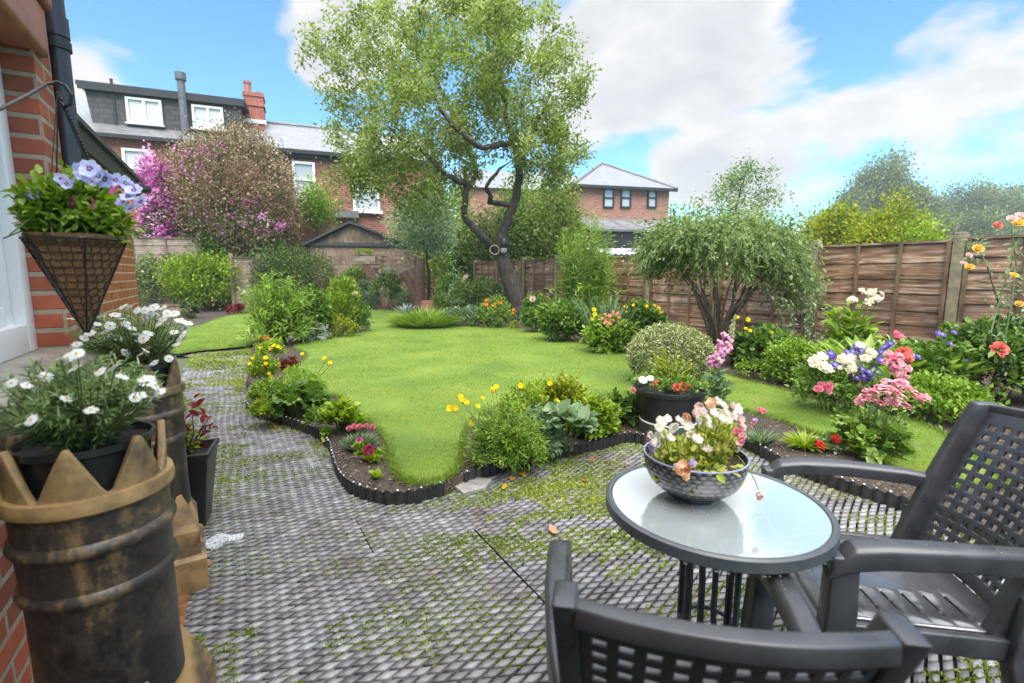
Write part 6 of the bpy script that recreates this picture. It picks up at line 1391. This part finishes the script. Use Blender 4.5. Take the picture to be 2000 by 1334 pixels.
# tapered planter
tp_ = thing('tall_planter', 'tall dark tapered planter with red leaved plant beyond the chimney pots', 'planter', (-1.745, 2.52, 0), .35); s = MB()
def sqr(h0, z): return [(-h0, -h0, z), (h0, -h0, z), (h0, h0, z), (-h0, h0, z)]
s.add(sqr(.078, .0)+sqr(.128, .40)+sqr(.137, .405)+sqr(.137, .43)+sqr(.118, .43)+sqr(.112, .38), [(k*4+i, k*4+(i+1) % 4, k*4+4+(i+1) % 4, k*4+4+i) for k in range(5) for i in range(4)]+[(20, 21, 22, 23), (3, 2, 1, 0)]); s.build('body', m_plast, tp_, bevel=.006)
rp = thing('red_leaved_plant', 'dark red and green leaved plant in the tall tapered planter', 'plant', (-1.725, 2.5, .4)); f = Fol(); s = MB()
herb(f, s, 16, .13, .13, .24, .06, OVAL2, per=8, base=.5, sv=.4, stemr=None) if False else herb(f, s, 16, .13, .13, .24, .055, OVAL2, per=8, base=.5, sv=.4); f.build('foliage', G_RED, rp); f = Fol(); herb(f, s, 12, .14, .14, .16, .045, OVAL2, per=8, base=.6, sv=.4); f.build('green_foliage', G_LIME, rp)
f = Fol(); pts = [Q(x, y, 2.42)-rp.location for x, y in ((374, 785), (380, 778), (384, 792), (376, 798), (388, 812), (400, 812), (408, 816), (380, 808))]; f.add(OVAL2, np.array(pts), rnd(8)*.6+np.array([.5, 0, .4]), rnd(8)*.4+np.array([0, -.5, 1]), np.full(8, .055), np.full(8, .7)); f.build('leaf_tips', G_RED, rp)
s.tube([Vector((0, 0, 0)), Vector(pts[4])*.6, Vector(pts[0])], [.004, .003, .002], 5, cap=False); s.tube([Vector((0, 0, 0)), Vector(pts[6])*.7, Vector(pts[6])], [.004, .003, .002], 5, cap=False); s.build('stem', TWIG, rp, True)

# ------------------------------------------------------------------ hanging basket
HB = Q(148, 468, 1.42)
hk = thing('hanging_basket', 'cone shaped wire hanging basket with brown coir liner by the window', 'hanging basket', HB)
R = .120; Hh = .265
m_coir, nt, b = newmat('coir'); n = nd(nt, 'ShaderNodeTexNoise', Scale=60, Detail=7, Roughness=.7); nt.links.new(objco(nt), n.inputs['Vector']); r = ramp(nt, [(.3, (.16, .07, .03)), (.6, (.36, .17, .07)), (.75, (.46, .25, .12))]); nt.links.new(n.outputs['Fac'], r.inputs[0]); nt.links.new(r.outputs[0], b.inputs['Base Color']); b.inputs['Roughness'].default_value = .9; bump(nt, b, n.outputs['Fac'], .7, .006)
NS = 6
def cone(a, s_):   # six sided cone, s_ from rim 0 to tip 1
    k = a/(2*PI)*NS; i = math.floor(k); f_ = k-i; a0, a1 = 2*PI*i/NS+.35, 2*PI*(i+1)/NS+.35; rr = R*(1-s_*.97)
    c_ = (math.cos(a0)*(1-f_)+math.cos(a1)*f_, math.sin(a0)*(1-f_)+math.sin(a1)*f_); bul = 1/math.hypot(*c_)*.35+.65
    return Vector((c_[0]*rr*bul, c_[1]*rr*bul, -Hh*s_))
s = MB(); K = 48; vs = []
for j in range(9):
    for k in range(K): vs.append(cone(2*PI*k/K, j/8*.99)*.985+Vector((0, 0, .012 if j == 0 else 0)))
s.add(vs, [(j*K+k, j*K+(k+1) % K, (j+1)*K+(k+1) % K, (j+1)*K+k) for j in range(8) for k in range(K)]); s.build('liner', m_coir, hk, True)
s = MB(); s.disc(R*.93, -.012, 32); s.build('compost', m_soil, hk)
s = MB(); s.tube([cone(2*PI*k/48, 0)*1.01 for k in range(49)], .0038, 6)
for k in range(NS): a = 2*PI*k/NS; s.tube([cone(a, t)*1.01 for t in (0, .3, .6, .99)], .0026, 5)
s.build('wire_frame', m_black, hk, True)
s = MB(); hx = .0135   # chicken wire
for j in range(14):
    sl_ = (j+.5)*hx*1.6/(math.hypot(R, Hh)); 
    if sl_ > .86: break
    nn = max(8, int(2*PI*R*(1-sl_*.97)/(hx*1.75)))
    for k in range(nn):
        a = 2*PI*(k+.5*(j % 2))/nn; pts = [cone((a+.58*2*PI/nn*math.cos(q))%(2*PI), min(.97, max(.0, sl_+math.sin(q)*hx/math.hypot(R, Hh)*1.05)))*1.006 for q in np.linspace(0, 2*PI, 7)+PI/6]; s.tube(pts, .0012, 3, cap=False)
s.build('netting', m_black, hk)
HK = Q(112, 178, 1.42)-HB
s = MB()
for a in (.3, 2.4, 4.5):
    e = cone(a, 0); pts = [e.lerp(HK, t)+Vector((0, 0, -.02*math.sin(PI*t))) for t in np.linspace(0, 1, 7)]; s.tube(pts, .0016 if a > 1 else .004, 5)
for t in np.linspace(.02, .95, 40): e = cone(.3, 0); q = e.lerp(HK, t); s.lathe([(0, -.006), (.0062, -.002), (.0062, .002), (0, .006)], 6, q)
s.build('chain', m_black, hk, True)
bk = thing('wall_bracket', 'curved black iron bracket carrying the hanging basket', 'bracket', HB+HK)
s = MB(); A_ = Q(-60, 225, 1.05)-(HB+HK); pts = [A_]+[Q(x, y, d)-(HB+HK) for x, y, d in ((0, 213, 1.15), (50, 188, 1.3), (90, 165, 1.4), (112, 160, 1.42), (128, 168, 1.42), (140, 185, 1.42), (138, 205, 1.42), (125, 208, 1.42), (112, 192, 1.42))]; s.tube(pts, .0042, 8)
s.build('arm', m_black, bk, True)
ps = thing('pansy_plant', 'lilac and plum pansies spilling over the hanging basket', 'flowers', HB); f = Fol()
f2 = Fol(); c = shrub(f, 2600, R*.86, R*.9, .195, .030, OVAL2, z0=-.03, low=-.55, shell=.3, base=.55, per=20, sv=.35, lump=.12, cr=.22, zmin=-.04); s = MB(); stems_to(s, c, 40, .0022, .05); f.build('foliage', G_FRESH, ps); s.build('stem', STEM, ps, True)
for key, lst in (('pansy', [(160, 336, 20), (185, 338, 20), (205, 350, 18), (150, 345, 17), (245, 358, 16), (258, 372, 17), (66, 380, 14), (240, 395, 14), (130, 360, 13)]), ('pansy2', [(175, 330, 20), (195, 345, 19), (226, 352, 16), (262, 372, 17), (276, 394, 16), (250, 385, 15), (120, 350, 14), (255, 408, 13), (178, 352, 15)]), ('plum', [(147, 391, 14), (184, 400, 15), (140, 396, 11), (225, 372, 12)])):
    for x, y, sz in lst: bloom(ps, key, Q(x, y, 1.42-.085+rng.uniform(-.05, .04))-HB, (rng.normal()*.5, -1, .35+rng.normal()*.3), sz*.84*1.42/960)

# ------------------------------------------------------------------ bowl on the table
BP = P(1353, 966, .7035)
bw = thing('bowl', 'dark dimpled glazed bowl with a pale rim standing on the glass table', 'bowl', BP)
m_bowl, nt, b = newmat('dimple_glaze'); 
sx_ = nd(nt, 'ShaderNodeSeparateXYZ'); nt.links.new(objco(nt), sx_.inputs[0])
row = math_('MULTIPLY', sx_.outputs[2], 78.0); fr_ = math_('FLOOR', row); ang_ = math_('MULTIPLY', math_('ARCTAN2', sx_.outputs[1], sx_.outputs[0]), 34/(2*PI)); ang_ = math_('ADD', ang_, math_('MULTIPLY', fr_, .5))
nz_ = nd(nt, 'ShaderNodeTexNoise', Scale=40); nt.links.new(objco(nt), nz_.inputs['Vector'])
du = math_('SUBTRACT', math_('FRACT', ang_), .5); dv = math_('SUBTRACT', math_('FRACT', row), .5); dist_ = math_('ADD', math_('SQRT', math_('ADD', math_('MULTIPLY', du, du), math_('MULTIPLY', math_('MULTIPLY', dv, dv), .8))), math_('MULTIPLY', math_('SUBTRACT', nz_.outputs['Fac'], .5), .3))
r = ramp(nt, [(.14, (.19, .185, .18)), (.28, (.07, .068, .07)), (.36, (.014, .014, .018))]); nt.links.new(dist_, r.inputs[0]); nt.links.new(r.outputs[0], b.inputs['Base Color']); b.inputs['Roughness'].default_value = .32; b.inputs['Coat Weight'].default_value = .1; bump(nt, b, dist_, .5, .004)
prof = [(0, .004), (.055, .0), (.062, .004), (.064, .016), (.070, .022)]+[(.07+.074*math.sin(t*PI/2)**.85, .022+.104*(1-math.cos(t*PI/2))) for t in np.linspace(.05, 1, 14)]
s = MB(); s.lathe(prof+[(.140, .122)]+[(q[0]-.006, q[1]) for q in prof[::-1][:10]], 64); s.build('body', m_bowl, bw, True)
s = MB(); s.tube([(.1432*math.cos(a), .1432*math.sin(a), .1265) for a in np.linspace(0, 2*PI, 65)], .0024, 8); s.build('rim', plain('blue_white_rim', (.34, .36, .52), (.24, .26, .42), .25, 20), bw, True)
s = MB(); s.disc(.134, .105, 32); s.build('compost', m_soil, bw)
nb_ = thing('nemesia_plant', 'cream and white flowering plant with lime leaves growing in the bowl', 'flowers', BP); f = Fol(); s = MB()
herb(f, s, 170, .135, .125, .13, .036, OVAL2, per=14, t0=.1, r=.0018, up=.4, base=.6, sv=.45, arch=.25)
herb(f, s, 0, .1, .1, .2, .03)
for (cx, cy, n_) in ((1400, 830, 46), (1310, 860, 26)):
    for k in range(n_):
        e = Q(cx+rng.normal()*22, cy+rng.normal()*16, BP.y+rng.uniform(-.06, .06))-BP; b_ = Vector((e.x*.7, e.y*.7, .1)); m_ = (b_+e)/2; s.tube([b_, m_, e], [.0016, .0014, .001], 4, cap=False); t = rng.uniform(.1, 1, 9)[:, None]; p_ = np.array(b_)*(1-t)+np.array(e)*t; f.add(OVAL2, p_, rnd(9)*.6+np.array([0, 0, .7]), rnd(9)+np.array([0, 0, .6]), rng.uniform(.016, .03, 9), .6+rng.normal(0, .25, 9))
for zc in range(9): e = Vector((rng.uniform(-.10, .10), -.09+rng.uniform(-.05, .01), .125)); f.add(OVAL2, np.array([e]), np.array([[e.x*3+rng.normal()*.5, -.5, .3+rng.normal()*.3]]), np.array([[rng.normal()*.4, 0, 1.]]), [rng.uniform(.025, .04)], [rng.uniform(.3, .9)])
f.build('foliage', leafmat('yellowing_leaf', [(.14, .22, .02), (.32, .44, .05), (.52, .56, .10), (.68, .56, .16)]), nb_)
FLB = {'snapw': [(1282, 838), (1290, 828), (1300, 820), (1275, 850), (1288, 852), (1310, 832), (1322, 822), (1298, 846), (1272, 862), (1284, 868), (1305, 858), (1335, 830), (1345, 838), (1360, 820), (1372, 806), (1384, 796), (1398, 788), (1410, 794), (1420, 802), (1390, 810), (1404, 812), (1376, 820), (1428, 812), (1416, 822), (1360, 862), (1380, 832), (1352, 850), (1382, 880), (1435, 800)],
       'snapp': [(1440, 822), (1446, 836), (1436, 806), (1428, 795), (1448, 850), (1368, 795), (1352, 806), (1318, 915), (1442, 870)], 'snapy': [(1336, 908), (1322, 924), (1345, 916), (1332, 928), (1392, 790), (1345, 812)], 'snapl': [(1335, 826), (1340, 832), (1275, 868), (1350, 907), (1270, 876)], 'snaph': [(1441, 845), (1444, 858)]}
for key, lst in FLB.items():
    for x, y in lst: bloom(nb_, key, Q(x, y, BP.y-.04+rng.uniform(-.09, .06) if y < 900 else BP.y-.16)-BP, (rng.normal()*.6, -.6, .6+rng.normal()*.4), rng.uniform(.016, .024))
e0 = Q(1440, 890, BP.y-.02)-BP; pts = [Vector((.1, 0, .11)), e0, Q(1462, 915, BP.y-.1)-BP, Q(1475, 940, BP.y-.14)-BP, Q(1482, 958, BP.y-.16)-BP]; s.tube(pts, [.002, .002, .0018, .0016, .0012], 5, cap=False)
for q in ((1478, 962), (1486, 966), (1480, 970)): bloom(nb_, 'snapp', Q(*q, BP.y-.165)-BP, (rng.normal()*.3, -.8, -.3), .012)
s.build('stem', STEM, nb_, True)

# ------------------------------------------------------------------ the big black pot on its base
PP = P(1312, 868, 0); PP.y += .12
lp = thing('upturned_pot', 'low dark green pot serving as a base for the big black pot', 'pot', PP); s = MB(); s.lathe([(0, 0), (.245, 0), (.25, .03), (.232, .14), (.225, .165), (0, .165)], 48); s.build('body', plain('green_black', (.035, .045, .025), (.018, .02, .016), .45, 12), lp, True)
bp_ = thing('flower_pot', 'big round black plastic flower pot at the corner of the bed', 'pot', (PP.x, PP.y, .166)); s = MB(); s.lathe([(0, 0), (.215, 0), (.222, .01), (.272, .235), (.288, .24), (.292, .255), (.290, .275), (.278, .278), (.270, .262), (.255, .23), (0, .225)], 56); s.build('body', m_plast, bp_, True)
s = MB(); s.lathe([(.218, .0), (.228, .004), (.228, .012), (.219, .016)], 48); s.build('ring', m_drop, bp_, True)
fp = thing('pot_plant', 'green and golden plant with red flowers filling the big black pot', 'flowers', (PP.x, PP.y, .39)); f = Fol()
c = shrub(f, 1500, .25, .24, .2, .035, OVAL2, z0=-.02, low=-.1, shell=.2, base=.5, sv=.35, nst=0) if False else shrub(f, 1500, .25, .24, .2, .035, OVAL2, z0=-.02, low=-.1, shell=.2, base=.5, sv=.35); f.build('foliage', G_MID, fp)
f = Fol(); s = MB(); herb(f, s, 26, .2, .15, .40, .032, ROUND, per=18, t0=.25, r=.003, base=.55, sv=.45, hv=.5); f.build('golden_foliage', G_GOLD, fp); s.build('stem', STEM, fp, True)
for key, lst in (('redg', [(1283, 752, 9)]), ('coral', [(1322, 757, 9), (1335, 755, 9), (1345, 758, 8), (1328, 762, 8)]), ('daisy2', [(1256, 741, 9), (1270, 738, 7)]), ('pomp', [(1236, 762, 6)])):
    for x, y, sz in lst: bloom(fp, key, Q(x, y, PP.y-.17)-fp.location, (rng.normal()*.3, -.7, .8), sz*PP.y/960)

# ------------------------------------------------------------------ fallen petals and leaves on the patio
m_pet = fmat('fallen_yellow', (.75, .5, .03), (.6, .36, .02)); m_dry = fmat('fallen_brown', (.36, .16, .06), (.2, .09, .04), .1); m_pch = fmat('fallen_peach', (.8, .42, .25), (.75, .3, .18))
def fallen(name, x, y, L, m, label, cat, group, w_=.6):
    p = P(x, y, .014); s = MB(); vs, fs = petal(4, 1, w_, .15, 0, .4); s.add([(a*L, b_*L, c_*L) for a, b_, c_ in vs], fs)
    o = s.build(name, m, None, True); md = o.modifiers.new('t', 'SOLIDIFY'); md.thickness = .0012
    o.location = p; o.rotation_euler = (rng.normal()*.15, rng.normal()*.2, rng.uniform(0, 6.28)); tag(o, label, cat, group)
fallen('fallen_petal', 1088, 1038, .045, m_pch, 'peach coloured petal lying on the open setts left of the table', 'petal', None, .8)
for x, y, l in ((777, 925, .04), (846, 926, .03)): fallen('fallen_petal', x, y, l, m_pet, 'yellow petal on the setts beside the black edging of the lawn tip', 'petal', 'yellow petals by the lawn tip')
for x, y, l in ((942, 930, .045), (1012, 926, .045), (1000, 938, .035), (980, 951, .035), (1038, 922, .03), (1022, 931, .025)): fallen('fallen_petal', x, y, l, m_pet, 'yellow poppy petal fallen on the setts below the poppy clump', 'petal', 'poppy petals below the clump')
for x, y, l in ((1147, 882, .07), (1150, 901, .07), (1135, 935, .05), (540, 838, .06), (390, 1110, .05), (1185, 915, .05)): fallen('fallen_leaf', x, y, l, m_dry, 'dry brown leaf fallen on the wet setts', 'leaf', 'dry leaves on the patio', .3)
# ------------------------------------------------------------------ damp air
hz = MB(); hz.box((0, 0, 13.0), (360, 360, 28)); m, nt, b = newmat('haze_air'); nt.nodes.remove(b)
pv = nd(nt, 'ShaderNodeVolumePrincipled'); pv.inputs['Color'].default_value = (.86, .92, 1, 1); pv.inputs['Density'].default_value = .0011; pv.inputs['Anisotropy'].default_value = .2
nt.links.new(pv.outputs[0], nt.nodes['Material Output'].inputs['Volume'])
HAZE = True
if HAZE: tag(hz.build('haze', m), 'pale damp haze filling the air over the gardens', 'haze', kind='stuff')
